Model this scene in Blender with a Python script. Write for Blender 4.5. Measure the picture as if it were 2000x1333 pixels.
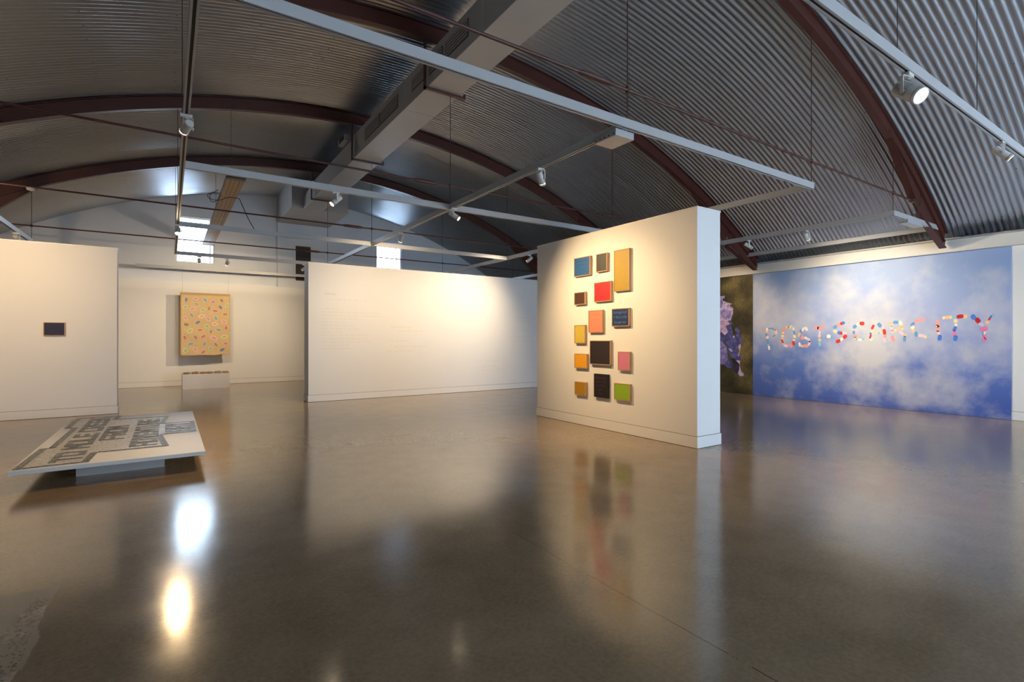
import bpy, bmesh, math, random
from mathutils import Vector, Matrix
random.seed(7)
scene = bpy.context.scene
for o in list(bpy.data.objects):
    bpy.data.objects.remove(o, do_unlink=True)
COL = scene.collection
PI = math.pi

# ------------------------------------------------------------------ camera
cam_d = bpy.data.cameras.new('camera')
cam = bpy.data.objects.new('camera', cam_d); COL.objects.link(cam)
FPX, HOR, YAW, CAMH = 995.0, 662.0, math.atan(670 / 995.0), 1.55
cam_d.sensor_width = 36.0; cam_d.sensor_fit = 'HORIZONTAL'
cam_d.lens = FPX / 2000 * 36.0
cam_d.shift_y = -(666.5 - HOR) / 2000
cam_d.clip_start = 0.05; cam_d.clip_end = 200
cam.location = (0, 0, CAMH); cam.rotation_euler = (PI / 2, 0, -YAW)
scene.camera = cam

# ------------------------------------------------------------------ exposure and daylight
vs = scene.view_settings
vs.view_transform = 'Standard'; vs.look = 'None'; vs.exposure = 0.35; vs.gamma = 1.0
vs.use_curve_mapping = False
scene.display_settings.display_device = 'sRGB'
scene.cycles.max_bounces = 6; scene.cycles.diffuse_bounces = 4; scene.cycles.glossy_bounces = 3
scene.cycles.transparent_max_bounces = 8
scene.cycles.caustics_reflective = False; scene.cycles.caustics_refractive = False
scene.cycles.sample_clamp_indirect = 6.0
scene.cycles.use_light_tree = False
scene.cycles.use_adaptive_sampling = True; scene.cycles.adaptive_threshold = 0.03; scene.cycles.light_sampling_threshold = 0.02
scene.cycles.use_denoising = True; scene.cycles.denoiser = 'OPENIMAGEDENOISE'
scene.cycles.denoising_input_passes = 'RGB_ALBEDO_NORMAL'; scene.cycles.denoising_prefilter = 'ACCURATE'

SKY = 15.5
w = bpy.data.worlds.new('world'); scene.world = w; w.use_nodes = True
bgn = w.node_tree.nodes['Background']
bgn.inputs['Color'].default_value = (0.66, 0.82, 1.0, 1); bgn.inputs['Strength'].default_value = SKY

# window openings: (x0, x1, z0, z1) in the far gable and in the near end wall behind the camera
FAR_WIN = [(0.19, 1.29, 4.10, 5.62), (6.96, 8.03, 3.95, 5.48)]
NEAR_WIN = [(-0.6, 1.8, 4.1, 5.6), (6.0, 11.6, 0.7, 3.2)]
YF, YN = 20.1, -4.0                         # inner faces of the two end walls

def portal(x0, x1, z0, z1, y, face):
    d = bpy.data.lights.new('daylight_portal', 'AREA'); d.shape = 'RECTANGLE'
    d.size = x1 - x0; d.size_y = z1 - z0; d.cycles.is_portal = True
    o = bpy.data.objects.new('daylight_portal', d); COL.objects.link(o)
    o.location = ((x0 + x1) / 2, y, (z0 + z1) / 2)
    o.rotation_euler = (PI / 2 if face > 0 else -PI / 2, 0, 0)
for q in FAR_WIN: portal(*q, YF + 0.32, -1)
for q in NEAR_WIN: portal(*q, YN - 0.32, 1)

# ------------------------------------------------------------------ helpers
def tag(o, label=None, cat=None, group=None, kind=None):
    if label: o['label'] = label
    if cat: o['category'] = cat
    if group: o['group'] = group
    if kind: o['kind'] = kind
    return o

def link(o, parent=None):
    COL.objects.link(o)
    if parent is not None: o.parent = parent
    return o

def empty(name, loc=(0, 0, 0), label=None, cat=None, group=None):
    o = bpy.data.objects.new(name, None); o.empty_display_size = 0.1; o.location = loc
    link(o); tag(o, label, cat, group); return o

def obj(name, bm, mats, parent=None, smooth=False, local=True):
    """link a bmesh as one object; with a parent empty, geometry is given in world space and moved to local"""
    me = bpy.data.meshes.new(name)
    if parent is not None and local:
        off = Vector(parent.location)
        p = parent.parent
        while p is not None:
            off += Vector(p.location); p = p.parent
        bmesh.ops.translate(bm, verts=bm.verts, vec=-off)
    bmesh.ops.recalc_face_normals(bm, faces=bm.faces)
    bm.to_mesh(me); bm.free()
    if not isinstance(mats, (list, tuple)): mats = [mats]
    for m in mats: me.materials.append(m)
    if smooth:
        for p in me.polygons: p.use_smooth = True
    return link(bpy.data.objects.new(name, me), parent)

def BM(): return bmesh.new()

def box(bm, x0, x1, y0, y1, z0, z1, mi=0):
    vs_ = [bm.verts.new((x, y, z)) for x in (x0, x1) for y in (y0, y1) for z in (z0, z1)]
    for f in ((0, 1, 3, 2), (4, 6, 7, 5), (0, 4, 5, 1), (2, 3, 7, 6), (0, 2, 6, 4), (1, 5, 7, 3)):
        bm.faces.new([vs_[i] for i in f]).material_index = mi
    return bm

def boxo(name, dims, m, parent=None, bev=0.0):
    bm = box(BM(), *dims)
    if bev:
        bmesh.ops.bevel(bm, geom=bm.edges[:], offset=bev, segments=2, profile=0.5, affect='EDGES')
    return obj(name, bm, m, parent)

def frame_of(d):
    d = Vector(d).normalized()
    a = Vector((0, 0, 1)) if abs(d.z) < 0.95 else Vector((1, 0, 0))
    u = d.cross(a).normalized(); v = u.cross(d).normalized()
    return d, u, v

def rod(bm, a, b, r, n=8, r2=None, caps=True, mi=0):
    a, b = Vector(a), Vector(b); d, u, v = frame_of(b - a)
    r2 = r if r2 is None else r2
    ra = [bm.verts.new(a + (u * math.cos(t) + v * math.sin(t)) * r) for t in [2 * PI * i / n for i in range(n)]]
    rb = [bm.verts.new(b + (u * math.cos(t) + v * math.sin(t)) * r2) for t in [2 * PI * i / n for i in range(n)]]
    for i in range(n):
        bm.faces.new((ra[i], ra[(i + 1) % n], rb[(i + 1) % n], rb[i])).material_index = mi
    if caps:
        bm.faces.new(ra[::-1]).material_index = mi; bm.faces.new(rb).material_index = mi
    return bm

def lathe(bm, origin, axis, prof, n=24, mi=0, cap=True):
    """prof: list of (distance along axis, radius)"""
    o = Vector(origin); d, u, v = frame_of(axis); rings = []
    for h, r in prof:
        rings.append([bm.verts.new(o + d * h + (u * math.cos(t) + v * math.sin(t)) * max(r, 1e-4)) for t in [2 * PI * i / n for i in range(n)]])
    for a, b in zip(rings, rings[1:]):
        for i in range(n):
            bm.faces.new((a[i], a[(i + 1) % n], b[(i + 1) % n], b[i])).material_index = mi
    if cap:
        bm.faces.new(rings[0][::-1]).material_index = mi; bm.faces.new(rings[-1]).material_index = mi
    return bm

def prism(bm, pts, d, mi=0):
    """closed polygon (3-D points) extruded by vector d"""
    d = Vector(d)
    a = [bm.verts.new(Vector(p)) for p in pts]; b = [bm.verts.new(Vector(p) + d) for p in pts]
    n = len(pts)
    bm.faces.new(a).material_index = mi; bm.faces.new(b[::-1]).material_index = mi
    for i in range(n):
        bm.faces.new((a[i], b[i], b[(i + 1) % n], a[(i + 1) % n])).material_index = mi
    return bm

def curve_bm(splines, depth):
    """2-D filled outline with holes -> bmesh in local XY, thickness along Z (0..depth)"""
    cu = bpy.data.curves.new('tmp', 'CURVE'); cu.dimensions = '2D'; cu.fill_mode = 'BOTH'; cu.extrude = depth / 2
    for s in splines:
        sp = cu.splines.new('POLY'); sp.points.add(len(s) - 1); sp.use_cyclic_u = True
        for p, c in zip(sp.points, s): p.co = (c[0], c[1], 0, 1)
    return _curve_mesh(cu, depth)

def _curve_mesh(cu, depth):
    o = bpy.data.objects.new('tmp', cu); COL.objects.link(o)
    dg = bpy.context.evaluated_depsgraph_get(); dg.update()
    me = bpy.data.meshes.new_from_object(o.evaluated_get(dg))
    bm = BM(); bm.from_mesh(me)
    bmesh.ops.translate(bm, verts=bm.verts, vec=(0, 0, depth / 2))
    bpy.data.objects.remove(o); bpy.data.curves.remove(cu); bpy.data.meshes.remove(me)
    bmesh.ops.remove_doubles(bm, verts=bm.verts, dist=1e-5)
    return bm

def text_bm(body, wid, hei, depth=0.002, offset=0.0, shear=0.0, align='CENTER', fit=True, spacing=1.0):
    """lettering fitted into wid x hei, centred on the origin, local XY"""
    cu = bpy.data.curves.new('tmp', 'FONT'); cu.body = body; cu.size = 1.0
    cu.align_x = align; cu.offset = offset; cu.shear = shear; cu.extrude = 0.0; cu.resolution_u = 3
    cu.space_character = spacing
    bm = _curve_mesh(cu, 0)
    xs = [v.co.x for v in bm.verts]; ys = [v.co.y for v in bm.verts]
    sx = wid / (max(xs) - min(xs)); sy = hei / (max(ys) - min(ys))
    if not fit: sx = sy = min(sx, sy)
    cx_, cy_ = (max(xs) + min(xs)) / 2, (max(ys) + min(ys)) / 2
    for v in bm.verts: v.co = ((v.co.x - cx_) * sx, (v.co.y - cy_) * sy, 0)
    r = bmesh.ops.extrude_face_region(bm, geom=bm.faces[:])
    bmesh.ops.translate(bm, verts=[g for g in r['geom'] if isinstance(g, bmesh.types.BMVert)], vec=(0, 0, depth))
    return bm

def place(bm, origin, ux, uy):
    """map local (x, y, z) to origin + x ux + y uy + z (ux x uy)"""
    ux, uy = Vector(ux), Vector(uy); uz = ux.cross(uy)
    M = Matrix(((ux.x, uy.x, uz.x, origin[0]), (ux.y, uy.y, uz.y, origin[1]), (ux.z, uy.z, uz.z, origin[2]), (0, 0, 0, 1)))
    bm.transform(M); return bm

# ------------------------------------------------------------------ materials
def srgb(r, g, b):
    f = lambda c: (c / 255) / 12.92 if c / 255 <= 0.04045 else ((c / 255 + 0.055) / 1.055) ** 2.4
    return (f(r), f(g), f(b), 1)

def N(nt, t, **kw):
    n = nt.nodes.new(t)
    for k, v in kw.items(): setattr(n, k, v)
    return n

def mat(name, col, rough=0.5, metal=0.0, var=0.06, scale=8.0, bump=0.0, bscale=120.0, spec=0.5, coat=0.0):
    m = bpy.data.materials.new(name); m.use_nodes = True; nt = m.node_tree; L = nt.links
    p = nt.nodes['Principled BSDF']
    p.inputs['Roughness'].default_value = rough; p.inputs['Metallic'].default_value = metal
    p.inputs['Specular IOR Level'].default_value = spec
    if coat: p.inputs['Coat Weight'].default_value = coat
    tc = N(nt, 'ShaderNodeTexCoord'); nz = N(nt, 'ShaderNodeTexNoise')
    nz.inputs['Scale'].default_value = scale; nz.inputs['Detail'].default_value = 4
    L.new(tc.outputs['Object'], nz.inputs['Vector'])
    mx = N(nt, 'ShaderNodeMix', data_type='RGBA')
    c = list(col); lo = [max(0, x * (1 - var)) for x in c[:3]] + [1]; hi = [min(1, x * (1 + var)) for x in c[:3]] + [1]
    mx.inputs[6].default_value = lo; mx.inputs[7].default_value = hi
    L.new(nz.outputs['Fac'], mx.inputs[0]); L.new(mx.outputs[2], p.inputs['Base Color'])
    if bump:
        n2 = N(nt, 'ShaderNodeTexNoise'); n2.inputs['Scale'].default_value = bscale
        L.new(tc.outputs['Object'], n2.inputs['Vector'])
        bp = N(nt, 'ShaderNodeBump'); bp.inputs['Strength'].default_value = bump; bp.inputs['Distance'].default_value = 0.004
        L.new(n2.outputs['Fac'], bp.inputs['Height']); L.new(bp.outputs['Normal'], p.inputs['Normal'])
    return m

def emis(name, col, s):
    m = bpy.data.materials.new(name); m.use_nodes = True; nt = m.node_tree
    p = nt.nodes['Principled BSDF']; p.inputs['Base Color'].default_value = (0.8, 0.8, 0.8, 1)
    p.inputs['Emission Color'].default_value = col; p.inputs['Emission Strength'].default_value = s
    m.cycles.emission_sampling = 'NONE'      # the lamps inside the fittings carry the light
    return m

M = {}
M['wall'] = mat('white_wall_paint', (0.80, 0.79, 0.77, 1), 0.6, var=0.02, scale=1.5, bump=0.05, bscale=260)
M['upper'] = mat('gable_wall_paint', (0.75, 0.79, 0.85, 1), 0.6, var=0.05, scale=1.2, bump=0.06, bscale=120)
M['base'] = mat('skirting_paint', (0.80, 0.79, 0.77, 1), 0.4, var=0.02)
M['groove'] = mat('skirting_shadow_gap', (0.20, 0.18, 0.16, 1), 0.8)
M['trim'] = mat('eave_beam_paint', (0.74, 0.71, 0.65, 1), 0.5, var=0.03)
M['track'] = mat('white_track_enamel', (0.43, 0.43, 0.43, 1), 0.35, var=0.02)
M['slot'] = mat('track_slot_black', (0.03, 0.028, 0.025, 1), 0.6)
M['steel'] = mat('oxide_red_steel_paint', (0.078, 0.021, 0.014, 1), 0.5, var=0.2, scale=6)
M['duct'] = mat('painted_duct_metal', (0.44, 0.42, 0.39, 1), 0.5, var=0.08, scale=2.0)
M['grille'] = mat('duct_grille', (0.10, 0.09, 0.08, 1), 0.6)
M['dark'] = mat('dark_opening', (0.012, 0.011, 0.011, 1), 0.8)
M['brownpanel'] = mat('brown_shutter', (0.035, 0.022, 0.018, 1), 0.6, var=0.1)
M['wood'] = mat('pale_timber_frame', srgb(192, 156, 116), 0.5, var=0.12, scale=30)
M['spotw'] = mat('spotlight_white', (0.62, 0.61, 0.58, 1), 0.4, var=0.03)
M['black'] = mat('black_plastic', (0.012, 0.012, 0.012, 1), 0.5)
M['lens'] = emis('lit_lens', (1.0, 0.80, 0.52, 1), 60.0)
M['lensoff'] = mat('lens_glass', (0.25, 0.25, 0.25, 1), 0.1)
M['wire'] = mat('steel_wire', (0.06, 0.055, 0.05, 1), 0.5, metal=0.5)
M['winframe'] = mat('window_frame_white', (0.80, 0.80, 0.82, 1), 0.4)
M['board'] = mat('white_board', (0.78, 0.77, 0.74, 1), 0.45, var=0.02)
M['plinth'] = mat('plinth_paint', (0.60, 0.585, 0.57, 1), 0.5, var=0.02)

def glass():
    m = bpy.data.materials.new('window_glass'); m.use_nodes = True; nt = m.node_tree
    for n in list(nt.nodes): nt.nodes.remove(n)
    out = N(nt, 'ShaderNodeOutputMaterial'); mx = N(nt, 'ShaderNodeMixShader'); mx.inputs[0].default_value = 0.06
    t = N(nt, 'ShaderNodeBsdfTransparent'); t.inputs['Color'].default_value = (0.96, 0.98, 1, 1)
    g = N(nt, 'ShaderNodeBsdfGlossy'); g.inputs['Roughness'].default_value = 0.02
    nt.links.new(t.outputs[0], mx.inputs[1]); nt.links.new(g.outputs[0], mx.inputs[2]); nt.links.new(mx.outputs[0], out.inputs[0])
    return m
M['glass'] = glass()

def roof_mat():
    m = bpy.data.materials.new('galvanised_corrugated_steel'); m.use_nodes = True; nt = m.node_tree; L = nt.links
    p = nt.nodes['Principled BSDF']; p.inputs['Metallic'].default_value = 0.88; p.inputs['Roughness'].default_value = 0.30
    g = N(nt, 'ShaderNodeNewGeometry'); nz = N(nt, 'ShaderNodeTexNoise'); nz.inputs['Scale'].default_value = 1.3; nz.inputs['Detail'].default_value = 5
    L.new(g.outputs['Position'], nz.inputs['Vector'])
    mx = N(nt, 'ShaderNodeMix', data_type='RGBA'); mx.inputs[6].default_value = (0.42, 0.46, 0.51, 1); mx.inputs[7].default_value = (0.53, 0.57, 0.63, 1)
    L.new(nz.outputs['Fac'], mx.inputs[0]); L.new(mx.outputs[2], p.inputs['Base Color'])
    return m
M['roof'] = roof_mat()

def floor_mat():
    m = bpy.data.materials.new('polished_concrete'); m.use_nodes = True; nt = m.node_tree; L = nt.links
    p = nt.nodes['Principled BSDF']
    g = N(nt, 'ShaderNodeNewGeometry'); pos = g.outputs['Position']
    def noise(scale, detail=5, rough=0.55, dist=0.0):
        n = N(nt, 'ShaderNodeTexNoise'); n.inputs['Scale'].default_value = scale; n.inputs['Detail'].default_value = detail
        n.inputs['Roughness'].default_value = rough; n.inputs['Distortion'].default_value = dist
        L.new(pos, n.inputs['Vector']); return n.outputs['Fac']
    def math_(op, a, b=None, clamp=False):
        n = N(nt, 'ShaderNodeMath', operation=op); n.use_clamp = clamp
        for i, x in enumerate((a, b)):
            if x is None: continue
            if isinstance(x, (int, float)): n.inputs[i].default_value = x
            else: L.new(x, n.inputs[i])
        return n.outputs[0]
    def ramp(f, stops):
        r = N(nt, 'ShaderNodeValToRGB'); e = r.color_ramp.elements
        while len(e) < len(stops): e.new(0.5)
        for k, (q, c) in zip(e, stops): k.position = q; k.color = c
        L.new(f, r.inputs[0]); return r.outputs[0]
    def mix(f, a, b, typ='MIX'):
        n = N(nt, 'ShaderNodeMix', data_type='RGBA', blend_type=typ)
        if isinstance(f, float): n.inputs[0].default_value = f
        else: L.new(f, n.inputs[0])
        for i, x in ((6, a), (7, b)):
            if isinstance(x, tuple): n.inputs[i].default_value = x
            else: L.new(x, n.inputs[i])
        return n.outputs[2]
    big = noise(0.5, 3, 0.6); mid = noise(2.6, 4, 0.68); fine = noise(38, 2, 0.7)
    col = ramp(big, [(0.3, (0.200, 0.141, 0.081, 1)), (0.5, (0.260, 0.188, 0.114, 1)), (0.7, (0.333, 0.246, 0.152, 1))])
    col = mix(0.55, col, ramp(mid, [(0.32, (0.193, 0.136, 0.080, 1)), (0.68, (0.333, 0.234, 0.139, 1))]))
    col = mix(0.30, col, ramp(fine, [(0.35, (0.189, 0.140, 0.092, 1)), (0.65, (0.347, 0.253, 0.157, 1))]))
    sep = N(nt, 'ShaderNodeSeparateXYZ'); L.new(pos, sep.inputs[0]); X, Y = sep.outputs[0], sep.outputs[1]
    # paler in-filled slab strip on the left, with a pitted edge
    wob = math_('MULTIPLY', math_('SUBTRACT', mid, 0.5), 0.14)
    xe = math_('ADD', X, wob)
    infill = math_('MULTIPLY', math_('LESS_THAN', xe, -0.57), math_('LESS_THAN', math_('ADD', Y, wob), 4.25))
    col = mix(math_('MULTIPLY', infill, 0.45), col, (0.36, 0.33, 0.27, 1))
    vo = N(nt, 'ShaderNodeTexVoronoi'); vo.inputs['Scale'].default_value = 55; L.new(pos, vo.inputs['Vector'])
    near_edge = math_('SUBTRACT', 1.0, math_('MULTIPLY', math_('ABSOLUTE', math_('ADD', xe, 0.64)), 11.0), True)
    pits = math_('MULTIPLY', math_('MULTIPLY', math_('LESS_THAN', vo.outputs['Distance'], 0.36), math_('GREATER_THAN', math_('MULTIPLY', near_edge, mid), 0.25)), math_('LESS_THAN', Y, 4.1))
    col = mix(math_('MULTIPLY', pits, 0.8), col, (0.03, 0.026, 0.022, 1))
    # saw-cut joint, partly filled
    jx = math_('LESS_THAN', math_('ABSOLUTE', math_('ADD', math_('SUBTRACT', X, 2.28), math_('MULTIPLY', wob, 0.1))), 0.0035)
    jm = math_('MULTIPLY', jx, math_('MULTIPLY', math_('LESS_THAN', Y, 3.4), math_('GREATER_THAN', mid, 0.44)))
    col = mix(math_('MULTIPLY', jm, 0.8), col, (0.03, 0.025, 0.02, 1))
    # scuffs and drag scratches
    def scratches(rot, sx, thr, seed):
        mp = N(nt, 'ShaderNodeMapping'); mp.inputs['Rotation'].default_value = (0, 0, rot); mp.inputs['Scale'].default_value = (sx, 0.45, 1); mp.inputs['Location'].default_value = (seed, seed, 0)
        L.new(pos, mp.inputs['Vector'])
        n = N(nt, 'ShaderNodeTexNoise'); n.inputs['Scale'].default_value = 1.0; n.inputs['Detail'].default_value = 1
        L.new(mp.outputs[0], n.inputs['Vector'])
        return math_('LESS_THAN', math_('ABSOLUTE', math_('SUBTRACT', n.outputs['Fac'], 0.71)), thr)
    sc = scratches(0.5, 13, 0.0026, 3.0)
    col = mix(math_('MULTIPLY', sc, 0.08), col, (0.38, 0.33, 0.26, 1))
    L.new(col, p.inputs['Base Color'])
    rgh = math_('ADD', 0.09, math_('MULTIPLY', mid, 0.11)); rgh = math_('ADD', rgh, math_('MULTIPLY', infill, 0.12))
    rgh = math_('ADD', rgh, math_('MULTIPLY', sc, 0.06))
    L.new(rgh, p.inputs['Roughness'])
    p.inputs['Specular IOR Level'].default_value = 0.7
    bp = N(nt, 'ShaderNodeBump'); bp.inputs['Strength'].default_value = 0.035; bp.inputs['Distance'].default_value = 0.01
    h = math_('SUBTRACT', math_('ADD', math_('MULTIPLY', mid, 0.6), math_('MULTIPLY', fine, 0.08)), math_('MULTIPLY', pits, 1.0))
    L.new(h, bp.inputs['Height']); L.new(bp.outputs['Normal'], p.inputs['Normal'])
    return m
M['floor'] = floor_mat()
PILLS=[(7.503,1.800,-0.007,0.040,0.025,0.005,'w'),(7.509,1.734,-0.017,0.028,0.026,0.015,'o'),(7.523,1.660,-0.017,-0.029,-0.026,0.014,'b'),(7.430,1.820,-0.042,-0.001,0.000,0.015,'b'),(7.347,1.814,-0.036,-0.021,-0.010,0.017,'b'),(7.276,1.793,-0.023,-0.000,0.000,0.023,'o'),(7.256,1.731,-0.011,-0.064,-0.032,0.005,'l'),(7.314,1.626,-0.039,0.022,0.008,0.014,'b'),(7.417,1.607,-0.023,-0.000,0.000,0.018,'t'),(7.492,1.581,-0.021,0.036,0.028,0.016,'l'),(7.481,1.487,-0.016,-0.059,-0.024,0.006,'b'),(7.469,1.393,-0.024,0.000,0.000,0.021,'t'),(7.447,1.307,-0.010,-0.056,-0.026,0.005,'w'),(7.054,1.777,-0.019,0.052,0.036,0.014,'p'),(7.075,1.689,0.000,0.036,0.031,0.000,'y'),(7.086,1.625,-0.008,0.047,0.030,0.005,'w'),(7.094,1.564,-0.028,-0.000,0.000,0.024,'y'),(7.091,1.480,-0.024,-0.051,-0.020,0.010,'r'),(7.067,1.420,-0.022,0.000,0.000,0.020,'y'),(7.001,1.366,-0.058,-0.010,-0.006,0.035,'l'),(6.888,1.374,-0.062,-0.022,-0.013,0.037,'p'),(6.802,1.434,-0.010,-0.058,-0.029,0.005,'r'),(6.791,1.521,-0.007,0.039,0.029,0.005,'w'),(6.779,1.600,-0.005,-0.059,-0.029,0.003,'w'),(6.782,1.702,-0.014,-0.053,-0.021,0.005,'b'),(6.817,1.813,-0.023,-0.041,-0.027,0.015,'w'),(6.860,1.845,-0.007,0.043,0.027,0.005,'w'),(6.919,1.849,-0.031,-0.001,0.000,0.032,'o'),(6.969,1.850,0.000,0.028,0.036,0.001,'y'),(6.491,1.800,-0.030,-0.045,-0.026,0.018,'w'),(6.568,1.785,-0.026,0.047,0.023,0.014,'w'),(6.623,1.743,-0.008,-0.046,-0.022,0.004,'b'),(6.659,1.678,-0.030,-0.000,0.000,0.030,'o'),(6.659,1.626,-0.030,-0.000,0.000,0.027,'y'),(6.593,1.588,-0.039,-0.048,-0.029,0.025,'p'),(6.494,1.563,-0.042,-0.025,-0.015,0.027,'w'),(6.424,1.514,-0.018,-0.050,-0.028,0.011,'l'),(6.417,1.437,-0.015,0.059,0.027,0.007,'l'),(6.498,1.367,-0.059,0.001,0.000,0.040,'p'),(6.588,1.363,-0.005,0.031,0.036,0.006,'o'),(6.652,1.404,-0.009,-0.054,-0.028,0.005,'w'),(6.242,1.826,-0.022,0.039,0.044,0.027,'p'),(6.177,1.802,-0.006,0.037,0.049,0.010,'p'),(6.092,1.853,-0.059,0.010,0.006,0.037,'p'),(6.012,1.874,-0.007,0.013,0.018,0.012,'t'),(6.170,1.704,-0.004,0.045,0.025,0.003,'l'),(6.177,1.624,-0.007,0.045,0.028,0.005,'l'),(6.170,1.519,-0.033,-0.013,-0.010,0.030,'o'),(6.170,1.424,-0.010,-0.059,-0.028,0.005,'t'),(5.966,1.608,-0.043,-0.000,0.000,0.043,'w'),(5.660,1.918,-0.049,0.018,0.011,0.035,'x'),(5.760,1.876,-0.047,-0.006,-0.003,0.040,'p'),(5.826,1.829,-0.034,0.030,0.024,0.032,'b'),(5.821,1.727,-0.031,-0.029,-0.022,0.028,'y'),(5.713,1.689,-0.052,-0.016,-0.010,0.039,'X'),(5.613,1.688,-0.049,-0.010,-0.005,0.032,'l'),(5.607,1.596,-0.035,0.038,0.026,0.028,'r'),(5.680,1.538,-0.035,0.039,0.021,0.023,'w'),(5.756,1.489,-0.046,0.023,0.016,0.037,'r'),(5.249,1.903,-0.047,-0.001,0.000,0.043,'r'),(5.321,1.881,-0.032,-0.030,-0.022,0.030,'w'),(5.398,1.832,-0.032,0.029,0.023,0.031,'b'),(5.398,1.749,-0.045,-0.001,0.000,0.022,'l'),(5.417,1.696,0.000,0.040,0.025,0.000,'b'),(5.396,1.610,-0.048,-0.000,0.000,0.036,'p'),(5.392,1.562,-0.029,-0.000,0.000,0.029,'y'),(5.360,1.534,-0.019,0.000,0.000,0.020,'t'),(5.296,1.524,-0.044,-0.004,-0.002,0.028,'w'),(5.224,1.542,-0.019,0.000,0.000,0.021,'t'),(4.978,1.910,-0.037,0.029,0.010,0.016,'l'),(5.031,1.815,-0.021,0.050,0.022,0.012,'r'),(5.041,1.720,-0.037,0.024,0.012,0.024,'y'),(5.074,1.669,-0.021,-0.000,0.000,0.021,'B'),(5.078,1.601,-0.011,0.047,0.019,0.006,'r'),(5.065,1.538,0.000,0.042,0.026,-0.000,'w'),(4.898,1.856,-0.031,-0.044,-0.027,0.026,'b'),(4.834,1.810,-0.011,-0.047,-0.022,0.006,'l'),(4.803,1.705,-0.009,-0.059,-0.030,0.006,'r'),(4.790,1.615,-0.007,0.044,0.026,0.006,'p'),(4.803,1.518,-0.009,-0.059,-0.024,0.005,'l'),(4.958,1.691,0.000,0.023,0.023,0.000,'y'),(4.906,1.676,-0.016,-0.000,0.000,0.019,'t'),(4.870,1.694,-0.003,0.021,0.024,0.005,'y'),(4.689,1.896,-0.031,-0.001,0.000,0.033,'o'),(4.664,1.843,-0.022,-0.000,0.000,0.022,'y'),(4.669,1.777,-0.004,-0.055,-0.025,0.002,'l'),(4.648,1.706,-0.017,0.035,0.022,0.015,'l'),(4.588,1.912,-0.049,-0.001,0.000,0.035,'b'),(4.499,1.894,-0.021,-0.045,-0.024,0.016,'w'),(4.471,1.817,-0.033,0.006,0.004,0.029,'o'),(4.472,1.766,-0.024,-0.000,0.000,0.029,'y'),(4.540,1.753,-0.014,0.028,0.026,0.018,'o'),(4.601,1.732,-0.025,-0.000,0.000,0.028,'y'),(4.644,1.553,-0.025,-0.063,-0.031,0.017,'p'),(4.487,1.679,-0.042,-0.042,-0.016,0.022,'l'),(4.420,1.624,-0.029,-0.000,0.000,0.029,'o'),(4.426,1.548,-0.004,0.061,0.025,0.003,'b'),(4.113,1.952,-0.054,0.008,0.004,0.037,'p'),(4.212,1.926,-0.036,0.030,0.017,0.030,'p'),(4.282,1.864,-0.034,0.034,0.016,0.023,'b'),(4.280,1.792,-0.016,0.034,0.025,0.018,'w'),(4.271,1.716,-0.030,0.013,0.010,0.032,'o'),(4.221,1.648,-0.002,-0.057,-0.028,0.001,'b'),(4.130,1.615,-0.049,-0.005,-0.002,0.032,'l'),(4.064,1.588,-0.022,0.016,0.012,0.026,'y'),(4.008,1.633,-0.016,-0.000,0.000,0.020,'t'),(3.853,1.881,-0.013,0.060,0.030,0.011,'p'),(3.851,1.812,-0.028,-0.001,0.000,0.028,'y'),(3.842,1.756,-0.021,0.056,0.028,0.017,'p'),(3.836,1.666,-0.020,-0.053,-0.018,0.010,'l'),(3.817,1.569,-0.008,0.058,0.033,0.007,'B'),(3.748,1.982,-0.024,0.016,0.012,0.027,'y'),(3.691,1.987,-0.028,0.012,0.010,0.034,'o'),(3.642,1.989,-0.024,-0.001,0.000,0.031,'y'),(3.585,2.003,-0.027,-0.001,0.000,0.026,'t'),(3.489,2.000,-0.054,0.008,0.004,0.039,'R'),(3.406,1.997,-0.029,0.013,0.009,0.033,'o'),(3.558,1.910,0.000,0.037,0.029,0.001,'y'),(3.555,1.829,-0.024,-0.001,0.000,0.030,'w'),(3.573,1.752,-0.022,0.049,0.023,0.017,'B'),(3.579,1.657,-0.017,0.060,0.024,0.011,'m'),(3.560,1.559,-0.012,0.056,0.031,0.011,'B'),(3.283,1.982,-0.026,-0.041,-0.028,0.030,'B'),(3.216,1.911,-0.027,-0.044,-0.027,0.029,'R'),(3.166,1.833,-0.036,-0.023,-0.009,0.027,'L'),(3.072,1.868,-0.029,0.017,0.009,0.027,'o'),(3.033,1.958,-0.025,0.047,0.013,0.012,'x'),(2.980,2.024,-0.014,-0.001,0.000,0.019,'t'),(3.126,1.741,-0.058,0.015,0.007,0.042,'m'),(3.113,1.673,-0.003,0.039,0.015,0.002,'w'),(3.141,1.647,-0.003,0.046,0.009,0.001,'b'),(3.100,1.584,-0.016,-0.044,-0.022,0.014,'m'),(3.126,1.542,-0.021,-0.040,-0.020,0.019,'m')]
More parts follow.
